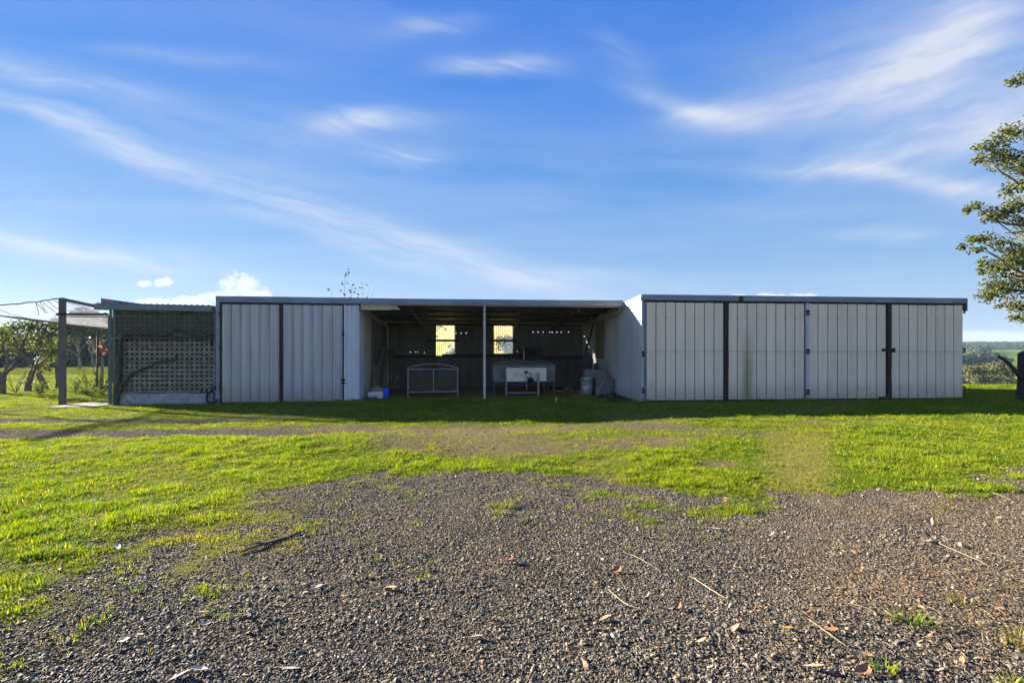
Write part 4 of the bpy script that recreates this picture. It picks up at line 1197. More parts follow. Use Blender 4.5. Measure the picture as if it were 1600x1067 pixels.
def build_right_corner():
    rr = random.Random(9)
    # dented bright sheet-metal bin
    Y = 17.5
    x = along(918.5, Y); z0 = hz(x, Y) - .03; H = on(918, 590, Y).z - z0; r = .235
    mb = MB(); n = 20
    prof = [(0, 0), (r * .62, 0), (r * .72, .03), (r * .9, H * .25), (r, H * .5), (r * 1.0, H * .9), (r * 1.04, H * .93), (r * 1.04, H * .97), (r * .98, H), (r * .93, H * .94), (r * .85, H * .4)]
    mb.lathe((x, Y + .2, z0), prof, n)
    mb.v = [(a + rr.uniform(-.012, .012), b + rr.uniform(-.012, .012), c) for a, b, c in mb.v]
    t = thing('metal_bin', (x, Y + .2, z0), 'dented shiny galvanised bin in the right corner of the open bay', 'bin')
    part('shell', mb, M['galv'], t, True)
    hx = x + r * 1.02
    part('handle', MB().tube([(hx, Y + .12, z0 + H * .72), (hx + .05, Y + .12, z0 + H * .66), (hx + .05, Y + .28, z0 + H * .66), (hx, Y + .28, z0 + H * .72)], .010, 6), M['steel_tube'], t)
    # old grey cabinet
    Y = 17.75
    a, b = along(930.5, Y), along(959.5, Y); z0 = hz(a, Y) - .03; zt = on(945, 591, Y).z
    t = thing('grey_cabinet', ((a + b) / 2, Y + .3, z0), 'low dull grey cabinet to the right of the shiny bin', 'cabinet')
    part('body', MB().box((a, Y, z0), (b, Y + .6, zt - .03)), M['cabinet'], t)
    part('top', MB().box((a - .015, Y - .025, zt - .029), (b + .015, Y + .61, zt)), M['cabinet'], t)
    part('front_panel', MB().box((a + .04, Y - .012, z0 + .06), (b - .04, Y - .001, zt - .07)), M['cabinet'], t)
    p = [Vector((a + .06, Y - .05, z0)), Vector((a + .11, Y - .06, z0 + .25)), Vector((a + .22, Y - .05, z0 + .44)), Vector((a + .38, Y - .03, zt - .06))]
    single('bent_rod', MB().tube(p, .012, 6), M['pale_board'], p[0], 'thin pale bent rod leaning on the front of the grey cabinet', 'rod')
    # two flat boxes stacked on the bin side of the cabinet top
    Y2 = 18.0
    za = zt
    a1, b1 = along(913, Y2), along(948, Y2)
    z1 = on(930, 585.5, Y2).z; z2 = on(930, 577, Y2).z
    # a trestle block carries the left ends
    single('timber_block', MB().box((along(913, Y2), Y2 + .0, hz(a, Y2) - .04), (a - .03, Y2 + .5, za)), M['old_timber'], (along(914, Y2), Y2 + .2, hz(a, Y2)), 'dark timber block standing behind the shiny bin', 'timber block')
    single('flat_box', MB().box((a1, Y2, za + .002), (b1 + .05, Y2 + .42, z1), .006), M['cardboard'], ((a1 + b1) / 2, Y2 + .2, za), 'wide flat brown box lying across the grey cabinet', 'box')
    single('flat_box', MB().box((a1 + .02, Y2 + .02, z1 + .012), (along(944.5, Y2), Y2 + .40, z2), .006), M['cabinet'], ((a1 + b1) / 2, Y2 + .2, z1), 'smaller dark box stacked on the wide flat box', 'box')
    # dark rounded hood behind, and a small black canister
    Y3 = 18.12
    a, b = along(907, Y3), along(926, Y3)
    z3 = z2 + .01
    top = on(916, 551.5, Y3).z
    prof = [(a + .02, z3), (a, z3 + (top - z3) * .45), (a + (b - a) * .25, z3 + (top - z3) * .8), (a + (b - a) * .6, top), (b - .03, top - .05), (b, z3 + (top - z3) * .8), (b, z3)]
    single('dark_hood', MB().prism([(x_, Y3, z_) for x_, z_ in prof], (0, .28, 0)), M['black'], ((a + b) / 2, Y3 + .1, z3), 'tall dark rounded hood standing on the stacked boxes', 'hood')
    st = single('thin_stake', MB().bar((along(927.5, Y3), Y3 + .05, z3), (along(927, Y3), Y3 + .05, on(927, 560, Y3).z), .035, .02), M['pale_board'], (along(927.5, Y3), Y3, z3), 'short pale stake upright beside the dark hood', 'stake')
    cx = along(932.5, Y3)
    H = on(932, 567.5, Y3).z - z3
    single('black_canister', MB().lathe((cx, Y3 + .12, z3), [(0, 0), (.085, 0), (.09, .02), (.09, H - .04), (.06, H), (0, H)], 16), M['black'], (cx, Y3 + .12, z3), 'small black canister right of the dark hood', 'canister', smooth=True)
    # long pole leaning into the corner
    A = on(905.5, 567, 19.2); A = Vector((A.x, 19.2, hz(A.x, 19.2)))
    A.x = along(897, 19.2)
    B = on(927, 508, 20.4)
    single('leaning_pole', MB().tube([A, B], .045, 8), M['dark_brown_timber'], A, 'long dark pole leaning against the right-hand wall', 'pole')
    # grey bucket
    Y = 18.6
    x = along(886.5, Y); z0 = hz(x, Y) - .01
    H = on(886, 604.5, Y).z - z0
    t = thing('bucket', (x, Y, z0), 'small grey bucket on the floor left of the shiny bin', 'bucket')
    part('shell', MB().lathe((x, Y, z0), [(0, 0), (.10, 0), (.135, H), (.142, H), (.142, H - .02), (.128, H - .02), (.09, .02), (0, .02)], 16), M['cabinet'], t, True)
    part('handle', MB().tube([(x - .14, Y, z0 + H - .02), (x - .09, Y - .12, z0 + H * .75), (x + .09, Y - .12, z0 + H * .75), (x + .14, Y, z0 + H - .02)], .007, 6), M['steel_tube'], t)
    # television-like dark box standing on the rear girt
    Y = 22.2
    a, b = along(819, Y), along(849, Y); z0, z1 = on(834, 562, Y).z, on(834, 541.5, Y).z
    single('wall_rack', MB().box((a - .1, Y - .05, z0 - .06), (b + .1, YBK - .12, z0 - .002)).bar((a, Y, z0 - .06), (a, YBK - .14, z0 - .6), .05, .05).bar((b, Y, z0 - .06), (b, YBK - .14, z0 - .6), .05, .05), M['dark_brown_timber'], ((a + b) / 2, 22.6, z0), 'dark bracket shelf under the black box on the rear wall', 'shelf')
    t = thing('dark_box', ((a + b) / 2, Y + .25, z0), 'black square box high on the rear wall above the trailer', 'box')
    part('body', MB().box((a, Y, z0), (b, Y + .5, z1)), M['black'], t)
    part('front_rim', MB().box((a + .03, Y - .02, z0 + .03), (b - .03, Y - .001, z0 + .07)), M['dark_steel'], t)
    part('front_rim', MB().box((a + .03, Y - .02, z1 - .07), (b - .03, Y - .001, z1 - .03)), M['dark_steel'], t)
    # scrap heap along the right wall: burnt pieces, each its own
    labs = ['long charred beam lying nearest the corrugated side wall', 'thick charred beam on the scrap heap below the cabinet', 'short charred chunk at the left end of the scrap heap', 'crooked charred limb across the front of the scrap heap', 'flat charred plank at the right end of the scrap heap', 'small charred stub in front of the scrap heap', 'charred beam end sticking out between the cabinet and wall']
    sp = [((948, 619), (990, 623), .09, .12), ((940, 616), (972, 614), .13, .10), ((936, 622), (950, 621), .12, .09), ((950, 625), (978, 621), .08, .08), ((966, 627), (992, 626), .12, .05), ((955, 628), (968, 627), .07, .07), ((958, 613), (970, 619), .10, .08)]
    for k, ((xa, ya), (xb, yb), w, h) in enumerate(sp):
        p, q = floor_at(xa, ya), floor_at(xb, yb)
        q.x = min(q.x, XC1 - .12); p.x = min(p.x, XC1 - .2)
        up = h / 2 + (.09 if k in (1, 6) else 0)
        pts = [p + Vector((0, 0, up)), (p + q) / 2 + Vector((rr.uniform(-.05, .05), rr.uniform(-.05, .05), up + rr.uniform(0, .04))), q + Vector((0, 0, up * .8))]
        mb = MB().tube(pts, [w * .5, w * .55, w * .38], 7)
        mb.v = [(a_ + rr.uniform(-.014, .014), b_ + rr.uniform(-.014, .014), c_ + rr.uniform(-.012, .012)) for a_, b_, c_ in mb.v]
        single('charred_timber', mb, M['rubble'], p, labs[k], 'charred timber', 'charred scrap heaped by the right wall')
    p, q = floor_at(896, 621), floor_at(912, 619)
    single('timber_offcut', MB().bar(p + Vector((0, 0, .05)), q + Vector((0, 0, .05)), .16, .10), M['old_timber'], p, 'short brown offcut lying left of the shiny bin', 'offcut')
    # black hose lying at the lattice shed's right foot is built with that shed

build_bed_frame(); build_trailer(); build_left_corner(); build_right_corner()

# ------------------------------------------------------------------ lattice-fronted lean-to and the fruit cage on the left
def build_lattice_shed():
    Y = YM + .06
    x0, x1 = along(174, Y), XL - .07
    zg = hz(-10, Y)
    s = thing('lattice_shed', ((x0 + x1) / 2, Y, zg), 'small dark green lattice-fronted lean-to with corrugated roof at the left of the sheds', 'lean-to')
    ztop, zlo = on(250, 486, Y).z, on(250, 614.5, Y).z
    # base sheets
    a = x0 + .17
    n = 4
    xe = along(333, Y)
    for k in range(n):
        u0, u1 = a + (xe - a) * k / n, a + (xe - a) * (k + 1) / n
        part('base_sheet', MB().box((u0 + .002, Y - .01 - .004 * (k % 2), zg - .12), (u1 - .002, Y + .02, zlo + random.uniform(-.01, .01))), M['cement'], s)
    # lattice: uprights behind, cross slats in front
    nv = 20
    for k in range(nv + 1):
        x = x0 + .09 + (x1 - .06 - x0 - .09) * k / nv
        part('upright_slat', MB().box((x - .036, Y + .0, zlo + .03 + random.uniform(-.01, .01)), (x + .036, Y + .012, ztop), .002), M['lattice'], s)
    nh = 18
    for k in range(nh + 1):
        z = zlo + .05 + (ztop - zlo - .08) * k / nh
        xa = x0 + .06 if k > 1 else a - .02
        xb = x1 - .03 if k > 0 else along(312, Y)
        if k == 11: xb -= .16
        tl = .024 if k not in (7, 14) else .05
        part('cross_slat', MB().bar((xa, Y - .008, z + random.uniform(-tl, tl) * .5), (xb, Y - .008, z + random.uniform(-tl, tl) * .5), .012, .070, (0, 0, 1)), M['lattice'], s)
    part('backing_sheet', MB().box((x0 + .05, Y + .30, zg - .1), (x1, Y + .33, ztop + .05)), M['lattice_back'], s)
    part('added_end_sheet', MB().box((x0 + .0, Y + .06, zg - .1), (x0 + .03, Y + .3, ztop)), M['lattice_back'], s)  # solid sheet added to keep the sun off the backing sheet
    for x in (x0, x0 + .13):
        part('post', MB().box((x - .03, Y - .05, zg - .15), (x + .03, Y - .016, ztop + .02)), M['green_steel'], s)
    part('post', MB().box((x1 - .035, Y - .05, zg - .15), (x1 + .02, Y - .016, ztop + .02)), M['green_steel'], s)
    # shade cloth over the upper part and left edge
    mb = MB(); v = []; f = []
    zc = on(250, 527, Y).z
    g = 24
    for i in range(g + 1):
        u = i / g
        for j, zz in enumerate((zc + .05 * math.sin(u * 17) - .03 * math.sin(u * 41), (zc + ztop) / 2, ztop)):
            v.append((x0 + .02 + (x1 - x0 - .04) * u, Y - .035 - .012 * math.sin(u * 23 + j), zz))
    f = [(i * 3 + j, (i + 1) * 3 + j, (i + 1) * 3 + j + 1, i * 3 + j + 1) for i in range(g) for j in range(2)]
    part('shade_cloth', mb.add(v, f), M['shade_cloth'], s)
    part('head_rail', MB().box((x0 - .02, Y - .06, ztop + .022), (x1 + .02, Y + .05, ztop + .10)), M['green_steel'], s)
    # roof and gutter
    gx0, gx1 = along(147.5, Y - .2), XL - .10
    zl_, zr_ = on(147, 474.5, Y - .2).z, on(335, 478, Y - .2).z
    prof = [(0, 0), (-.11, .0), (-.125, .05), (-.125, .165), (-.110, .175), (-.105, .165), (-.105, .05), (0, .02)]
    mb = MB()
    n = len(prof)
    v = [(gx0, Y - .1 + p[0], zl_ - .19 + p[1]) for p in prof] + [(gx1, Y - .1 + p[0], zr_ - .19 + p[1]) for p in prof]
    mb.add(v, [tuple(reversed(range(n))), tuple(range(n, 2 * n))] + [(i, (i + 1) % n, (i + 1) % n + n, i + n) for i in range(n)])
    part('gutter', mb, M['gutter'], s)
    part('gutter_bead', MB().tube([(gx0, Y - .228, zl_ - .012), (gx1, Y - .228, zr_ - .012)], .011, 6), M['gutter'], s)
    prof = []
    nn = 80
    for i in range(nn + 1):
        u = i / nn
        prof.append((gx0 + .02 + (gx1 - gx0 - .02) * u, .026 * math.sin(u * math.pi * 2 * 20), zl_ + (zr_ - zl_) * u))
    mb = MB().strip(prof, lambda p, t: (p[0], Y - .17 if t == 0 else Y + 4.2, p[2] + .012 + p[1] + (0 if t == 0 else -.08)))
    part('roof_sheet', mb, M['roof_red'], s)
    # a loose raised sheet on the roof's left end
    a, b = on(161, 466.5, Y + .5), on(232, 475.5, Y + .5)
    mb = MB().prism([(a.x, Y + .4, a.z - .17), (a.x, Y + .4, a.z), (a.x + .18, Y + .4, a.z - .02), (b.x, Y + .4, b.z - .02), (b.x, Y + .4, b.z - .06)], (0, 1.8, 0))
    part('raised_sheet', mb, M['roof_red'], s, label='loose raised roof sheet at the left end')
    # downpipe at the right edge
    xd = along(335.5, Y - .1)
    part('downpipe', MB().tube([(xd, Y - .08, zg + .35), (xd, Y - .08, zr_ - .17)], .022, 8), M['lattice'], s)
    hx = along(331, Y - .2)
    pts = [(xd + .02, Y - .13, zg + .62), (xd - .02, Y - .16, zg + .5), (hx - .13, Y - .18, zg + .38), (hx - .17, Y - .2, zg + .2), (hx - .12, Y - .2, zg + .08), (hx + .04, Y - .2, zg + .06), (hx + .17, Y - .17, zg + .14)]
    single('black_hose', MB().tube(pts, .034, 8), M['black'], pts[4], 'thick black hose bent round the foot of the grey corner post', 'hose', smooth=True)
    # dead vine on the lattice
    vt = thing('dead_vine', (along(183, Y - .1), Y - .1, zg), 'dark bare vine climbing the left edge of the lattice and trained along it', 'vine')
    rr = random.Random(6)
    def stem(px, rad, name):
        pts = []
        for i in range(len(px) - 1):
            for k in range(4):
                u = k / 4
                pts.append(on(px[i][0] * (1 - u) + px[i + 1][0] * u + rr.uniform(-1, 1), px[i][1] * (1 - u) + px[i + 1][1] * u + rr.uniform(-1, 1), Y - .07 - rr.uniform(0, .03)))
        pts.append(on(px[-1][0], px[-1][1], Y - .07))
        n = len(pts)
        part(name, MB().tube(pts, [rad[0] + (rad[1] - rad[0]) * i / (n - 1) for i in range(n)], 7), M['vine'], vt, True)
    stem([(181, 636), (182, 612), (187, 590), (186, 560), (188, 535), (190, 526)], (.09, .05), 'trunk')
    stem([(183, 622), (192, 600), (203, 585), (215, 580), (232, 574), (243, 567)], (.06, .025), 'stem')
    stem([(243, 567), (258, 565), (274, 562), (275, 556)], (.025, .035), 'stem')
    stem([(188, 529), (215, 527), (262, 529), (300, 528), (334, 528)], (.05, .03), 'stem')
    stem([(190, 524), (225, 521), (262, 524), (275, 512)], (.035, .03), 'stem')
    stem([(274, 512), (288, 519), (305, 525), (334, 523)], (.04, .02), 'stem')
    stem([(187, 560), (183, 548), (190, 541), (200, 554)], (.03, .012), 'stem')
    stem([(300, 527), (318, 519), (328, 514), (336, 505)], (.02, .01), 'stem')
    stem([(188, 535), (193, 520), (205, 514), (222, 513)], (.025, .012), 'stem')
    return s

def build_fruit_cage():
    Y = 17.0
    x = along(97.5, Y)
    zg = hz(x, Y)
    zt = on(97.5, 465.5, Y).z
    c = thing('fruit_cage', (x, Y, zg), 'timber posted fruit cage roofed with pale bird netting at the far left', 'fruit cage')
    part('post', MB().box((x - .075, Y - .06, zg - .2), (x + .075, Y + .06, zt), .006), M['post'], c, label='thick grey front post')
    a = Vector((x + .076, Y, zt - .06)); b = on(152, 479, Y)
    part('top_rail', MB().bar(a, b, .08, .10), M['post'], c)
    part('top_rail', MB().bar((x - .11, Y - .09, on(105, 491.5, Y).z), (along(172, Y), Y - .09, on(170, 491.5, Y).z), .05, .07), M['dark_timber'], c)
    part('middle_rail', MB().tube([(x - .1, Y + .11, on(105, 557, Y).z), (along(171, Y), Y + .11, on(170, 557, Y).z)], .020, 6), M['dark_steel'], c)
    xs = along(170, Y)
    part('stile', MB().tube([(xs, Y, zg - .1), (xs, Y, on(170, 495, Y).z)], .024, 6), M['green_steel'], c)
    xs2 = along(172.7, Y)
    part('stile', MB().tube([(x + .11, Y, on(105, 494.5, Y).z), (xs2, Y, on(172, 495, Y).z)], .018, 6), M['green_steel'], c)
    # rear rail climbs away behind; netting hangs between the front wire and the rail
    rail = [at(-260, 463, 12.9), at(-120, 478, 15.6), at(0, 493, 19.5), at(91, 505, 24.2), at(175, 512.5, 28.0)]
    part('rear_rail', MB().tube(rail, [.02, .025, .042, .06, .06], 8), M['post'], c, label='long grey rear rail under the netting')
    for k in (1, 3, 4):
        p = rail[k]
        part('rear_post', MB().tube([(p.x, p.y, hz(p.x, p.y) - .1), (p.x + .03, p.y, p.z)], .06, 7), M['post'], c)
    # inner bent stake
    p0, p1, p2 = at(151, 600, 24.5), at(153, 517, 24.5), at(168, 514.5, 24.5)
    p0.z = hz(p0.x, p0.y) - .05
    part('stake', MB().tube([p0, (p0 + p1) / 2, p1 - Vector((0, 0, .1)), p1 + Vector((.08, 0, 0)), p2], .05, 7), M['rust'], c)
    part('stake', MB().tube([at(159, 596, 23.8), at(159, 516, 23.8)], .03, 6), M['green_steel'], c)
    # netting roof: grid between front edge and rear rail
    fe = [at(-260, 468, 12.6), at(-130, 484, 14.6), at(-50, 480.5, 15.3), at(0, 477, 15.6), at(40, 474, 15.65), at(70, 470, 15.7), at(97, 465.5, 15.72), at(130, 473, 15.74), at(152, 479, 15.75)]
    re = [at(-260, 461, 12.95), at(-120, 476, 15.7), at(-40, 486, 17.8), at(0, 491.5, 19.55), at(35, 496.5, 21.2), at(65, 500.5, 22.8), at(93, 504, 24.3), at(135, 508.5, 26.2), at(175, 511, 28.05)]
    rr = random.Random(12)
    m = 10
    v = []; f = []
    for i in range(len(fe)):
        for j in range(m + 1):
            u = j / m
            p = fe[i].lerp(re[i], u)
            p.z += -.16 * math.sin(math.pi * u) + rr.uniform(-.03, .03) * math.sin(math.pi * u)
            v.append(p)
    f = [(i * (m + 1) + j, (i + 1) * (m + 1) + j, (i + 1) * (m + 1) + j + 1, i * (m + 1) + j + 1) for i in range(len(fe) - 1) for j in range(m)]
    part('netting', MB().add(v, f), M['net'], c)
    # hanging rear curtain behind the opening
    v = []; f = []
    tp = [at(103, 492, 16.4), at(130, 492.5, 16.4), at(170, 493, 16.4)]
    bt = [at(103, 506, 16.6), at(130, 509, 16.6), at(170, 513, 16.6)]
    for i in range(3): v += [tp[i], bt[i]]
    part('netting', MB().add(v, [(0, 2, 3, 1), (2, 4, 5, 3)]), M['net'], c)
    # rolled dark edge of the net along the front, with loose ends
    edge = []
    for i in range(1, 6):
        for k in range(4):
            p = fe[i].lerp(fe[i + 1], k / 4); p.z += rr.uniform(-.015, .02); edge.append(p)
    part('net_edge', MB().tube(edge, .018, 5), M['net_edge'], c)
    mb = MB()
    for k in range(16):
        i = rr.randrange(1, 6); p = fe[i].lerp(fe[i + 1], rr.random())
        q = p + Vector((rr.uniform(-.25, .25), rr.uniform(.1, 1.2), rr.uniform(-.45, -.08)))
        mb.tube([p, (p + q) / 2 + Vector((rr.uniform(-.1, .1), 0, rr.uniform(-.1, .05))), q], .008, 4)
    part('net_strings', mb, M['net_edge'], c, kind='stuff')
    # paved strip at the gate
    p = gp(138, 627, -.09)
    z = hz(p.x, p.y)
    o = link('path', MB().box((along(106, 16.9), 16.1, z - .2), (along(173, 16.9), 17.9, z + .035)).mesh('path', M['concrete'])); o['kind'] = 'structure'
random.seed(7)
build_lattice_shed()
build_fruit_cage()

# ------------------------------------------------------------------ trees and shrubs
def leaf_cards(mb, rng, centre, rad, n, size, shell=.35, up=.35, shape='oval'):
    """n small leaves through an uneven clump; each a folded pointed face"""
    cx, cy, cz = centre
    rx, ry, rz = rad
    for _ in range(n):
        d = rng.normal(size=3); d /= np.linalg.norm(d) + 1e-9
        r = (shell + (1 - shell) * rng.random()) ** .7
        p = np.array([cx + d[0] * rx * r, cy + d[1] * ry * r, cz + d[2] * rz * r])
        a = rng.normal(size=3); a[2] -= .25; a /= np.linalg.norm(a)
        nrm = d * .5 + rng.normal(size=3) * .7; nrm[2] += up
        b = np.cross(nrm, a); b /= np.linalg.norm(b) + 1e-9
        c = np.cross(a, b)
        s = size * rng.uniform(.6, 1.25)
        if shape == 'oval':
            v = [p - a * s * .5, p - a * s * .1 + b * s * .34 + c * s * .08, p + a * s * .5 - c * s * .06, p - a * s * .1 - b * s * .34 + c * s * .08]
            mb.add(v, [(0, 1, 2), (0, 2, 3)])
        else:
            v = [p - a * s * .5, p + b * s * .42, p + a * s * .5, p - b * s * .42]
            mb.add(v, [(0, 1, 2, 3)])

def bend(a, b, rr, k=.1, n=5):
    a, b = Vector(a), Vector(b)
    L = (b - a).length
    o1 = Vector((rr.uniform(-k, k), rr.uniform(-k, k), rr.uniform(0, k))) * L
    o2 = Vector((rr.uniform(-k, k), rr.uniform(-k, k), rr.uniform(-k, k * .3))) * L
    return [a.lerp(b, i / n) + o1 * math.sin(math.pi * i / n) + o2 * math.sin(2 * math.pi * i / n) * .5 for i in range(n + 1)]

def build_big_tree():
    """the broad-leaved tree whose trunk stands just out of frame on the right"""
    rng = np.random.default_rng(77); rr = random.Random(77)
    D = 18.0
    base = at(1735, 620, D); base.z = hz(base.x, base.y)
    t = thing('leafy_tree', base, 'tall broad-leaved tree reaching in from the right edge above the stump', 'tree')
    wood = MB()
    top = at(1715, -10, D + .6)
    trunk = bend(base - Vector((0, 0, .2)), top, rr, .03, 10)
    wood.tube(trunk, [.34 - .026 * i for i in range(11)], 10)
    leaves = MB()
    # clumps: px, py, rx, ry, depth offset, leaves
    clumps = [(1585, 128, 12, 8, 0, 60), (1604, 118, 16, 12, .3, 110),
              (1575, 205, 17, 11, -.2, 105), (1560, 222, 22, 12, .1, 120), (1590, 208, 16, 12, .3, 90), (1536, 231, 14, 8, 0, 75), (1553, 242, 22, 10, .2, 140), (1528, 250, 9, 6, -.2, 38), (1575, 250, 26, 14, .2, 220),
              (1596, 262, 20, 16, -.1, 170), (1598, 288, 22, 12, .4, 160), (1575, 300, 12, 10, .1, 60), (1590, 320, 20, 12, -.2, 150), (1570, 335, 18, 12, .1, 130), (1545, 330, 12, 8, 0, 60), (1525, 322, 11, 7, .2, 50), (1512, 328, 9, 7, -.1, 38), (1548, 342, 14, 7, .1, 60),
              (1597, 345, 18, 14, .2, 150), (1521, 376, 15, 8, .1, 65), (1537, 372, 13, 8, .1, 65), (1502, 386, 9, 5, -.1, 32), (1525, 391, 12, 6, .0, 40), (1560, 380, 16, 10, .2, 90), (1578, 392, 16, 11, .3, 90), (1540, 410, 12, 8, 0, 50), (1535, 424, 8, 8, .1, 34),
              (1585, 410, 24, 14, .1, 240), (1565, 420, 22, 12, -.2, 190), (1596, 392, 14, 14, .1, 110), (1558, 445, 22, 13, .1, 190), (1545, 462, 16, 12, -.1, 150), (1572, 455, 20, 12, .3, 120), (1598, 440, 18, 16, .2, 160), (1563, 478, 8, 5, 0, 24),
              (1594, 480, 14, 14, .1, 110), (1580, 476, 10, 8, .2, 50), (1586, 497, 9, 6, .1, 40), (1604, 500, 12, 9, .2, 70)]
    # the part of the crown beyond the frame
    for k in range(70):
        a = rr.uniform(0, 6.28)
        px = 1735 + rr.uniform(-110, 190); py = 60 + rr.random() ** .8 * 430
        if px < 1640 and not (200 < py < 480): continue
        clumps.append((px, py, rr.uniform(24, 44), rr.uniform(16, 28), rr.uniform(-2.6, 2.6), 170))
    limbs = {}
    for (px, py, rx, ry, dd, n) in clumps:
        c = at(px, py, D + dd * 1.6)
        k = (D + dd) / FPX
        leaf_cards(leaves, rng, c, (rx * k * 1.15, max(rx, ry) * k * 1.1, ry * k * 1.2), int(n * 2.0), .115, .05, .5)
        # a twig feeds every clump from a limb
        zt = max(.12, min(.97, (c.z - 1.6 - base.z) / (top.z - base.z)))
        j = min(9, max(1, int(zt * 9) - 1))
        start = trunk[j]
        key = (j, int(px / 70))
        if key not in limbs:
            limbs[key] = bend(start, start.lerp(c, .72) + Vector((0, 0, .1)), rr, .09, 6)
            wood.tube(limbs[key], [.13 - .015 * i for i in range(7)], 7)
        wood.tube(bend(limbs[key][-2], c, rr, .12, 4), [.035, .028, .02, .014, .006], 5)
        for _ in range(2):
            wood.tube(bend(c - Vector((.1, 0, .05)), c + Vector((rr.uniform(-1, .6) * rx * k, rr.uniform(-.3, .3), rr.uniform(-.5, .8) * ry * k)), rr, .1, 3), [.016, .012, .008, .004], 4)
    for pts in ([(1650, 358), (1600, 352), (1572, 350), (1552, 343)], [(1640, 362), (1600, 362), (1568, 364)], [(1690, 300), (1600, 296), (1582, 280), (1562, 268), (1550, 258)], [(1680, 440), (1600, 440), (1580, 434)], [(1690, 460), (1600, 455), (1560, 450)]):
        wood.tube([at(x, y, D + .1) for x, y in pts], [.07 - .05 * i / (len(pts) - 1) for i in range(len(pts))], 6)
    part('trunk', wood, M['bark'], t, True)
    part('crown', leaves, M['leaf_big'], t)

def build_stump():
    D = 16.2
    p = at(1610, 625, D); p.z = hz(p.x, p.y)
    r = 13.5 * D / FPX
    H = at(1606, 549, D).z - p.z
    rr = random.Random(5)
    t = thing('tree_stump', p, 'dark charred upright stump with a curved branch at the right edge', 'stump')
    n = 14; v = []; f = []
    for i, u in enumerate((-.1, 0, .15, .4, .7, 1.0)):
        for k in range(n):
            a = 2 * math.pi * k / n
            q = r * (1.12 - .14 * min(1, max(u, 0) * 3)) * (1 + .07 * math.sin(3 * a + 1) + rr.uniform(-.02, .02))
            z = p.z + H * u
            if u == 1.0: z += .06 * math.cos(a) + .03 * math.sin(2 * a)
            v.append((p.x + q * math.cos(a), p.y + q * math.sin(a), z))
    m = 6
    f = [(i * n + k, i * n + (k + 1) % n, (i + 1) * n + (k + 1) % n, (i + 1) * n + k) for i in range(m - 1) for k in range(n)] + [tuple(range((m - 1) * n, m * n))]
    part('trunk', MB().add(v, f), M['stump'], t)
    pts = [at(x, y, D - .1) for x, y in ((1596, 592), (1588, 581), (1578, 569.5), (1569, 561.5), (1560.5, 556.5))]
    part('branch', MB().tube(pts, [.07, .062, .055, .048, .042], 8), M['stump'], t, True)

def tree_proto(name, seed, h, w, base_frac, leafmat_, barkmat, n, size, lobes=9, gum=False):
    """a background tree of its own: trunk with limbs, and a crown of leaf clumps with gaps"""
    rng = np.random.default_rng(seed); rr = random.Random(seed)
    t = bpy.data.objects.new(name, None); COL.objects.link(t)
    wood, crown = MB(), MB()
    tr = bend((0, 0, -.6), (rr.uniform(-.05, .05) * h, rr.uniform(-.05, .05) * h, h * .8), rr, .05, 7)
    wood.tube(tr, [h * .019 * (1 - .11 * i) for i in range(8)], 7)
    for k in range(lobes):
        a = 2 * math.pi * (k + rr.random()) / lobes * 2.4
        q = w * .5 * (rr.uniform(.3, .85))
        z = h * (base_frac + (1 - base_frac) * (rr.random() ** .8) * .9)
        if gum: z = h * rr.uniform(max(base_frac, .55), .93)
        else: q *= 1.15 - .75 * max(0, (z / h - base_frac) / (1 - base_frac)) ** 1.5
        c = Vector((q * math.cos(a), q * math.sin(a), z))
        rad = w * rr.uniform(.15, .27)
        wood.tube(bend(tr[max(1, min(6, int(z / h * 6) - 1))], c, rr, .1, 4), [h * .008, h * .007, h * .005, h * .004, h * .002], 5)
        leaf_cards(crown, rng, c, (rad * 1.2, rad * 1.2, rad * (.55 if gum else .75)), int(n / lobes), size, .25, .6, 'quad')
    part('trunk', wood, barkmat, t, True)
    part('crown', crown, leafmat_, t)
    return t

def put_tree(proto, first, x, y, scale, rot, label, group, zoff=0.0):
    o = proto if first else copy_tree(proto)
    o.location = (x, y, hz(x, y) + zoff); o.scale = (scale,) * 3; o.rotation_euler = (0, 0, rot)
    tag(o, label, 'tree', group)
    return o

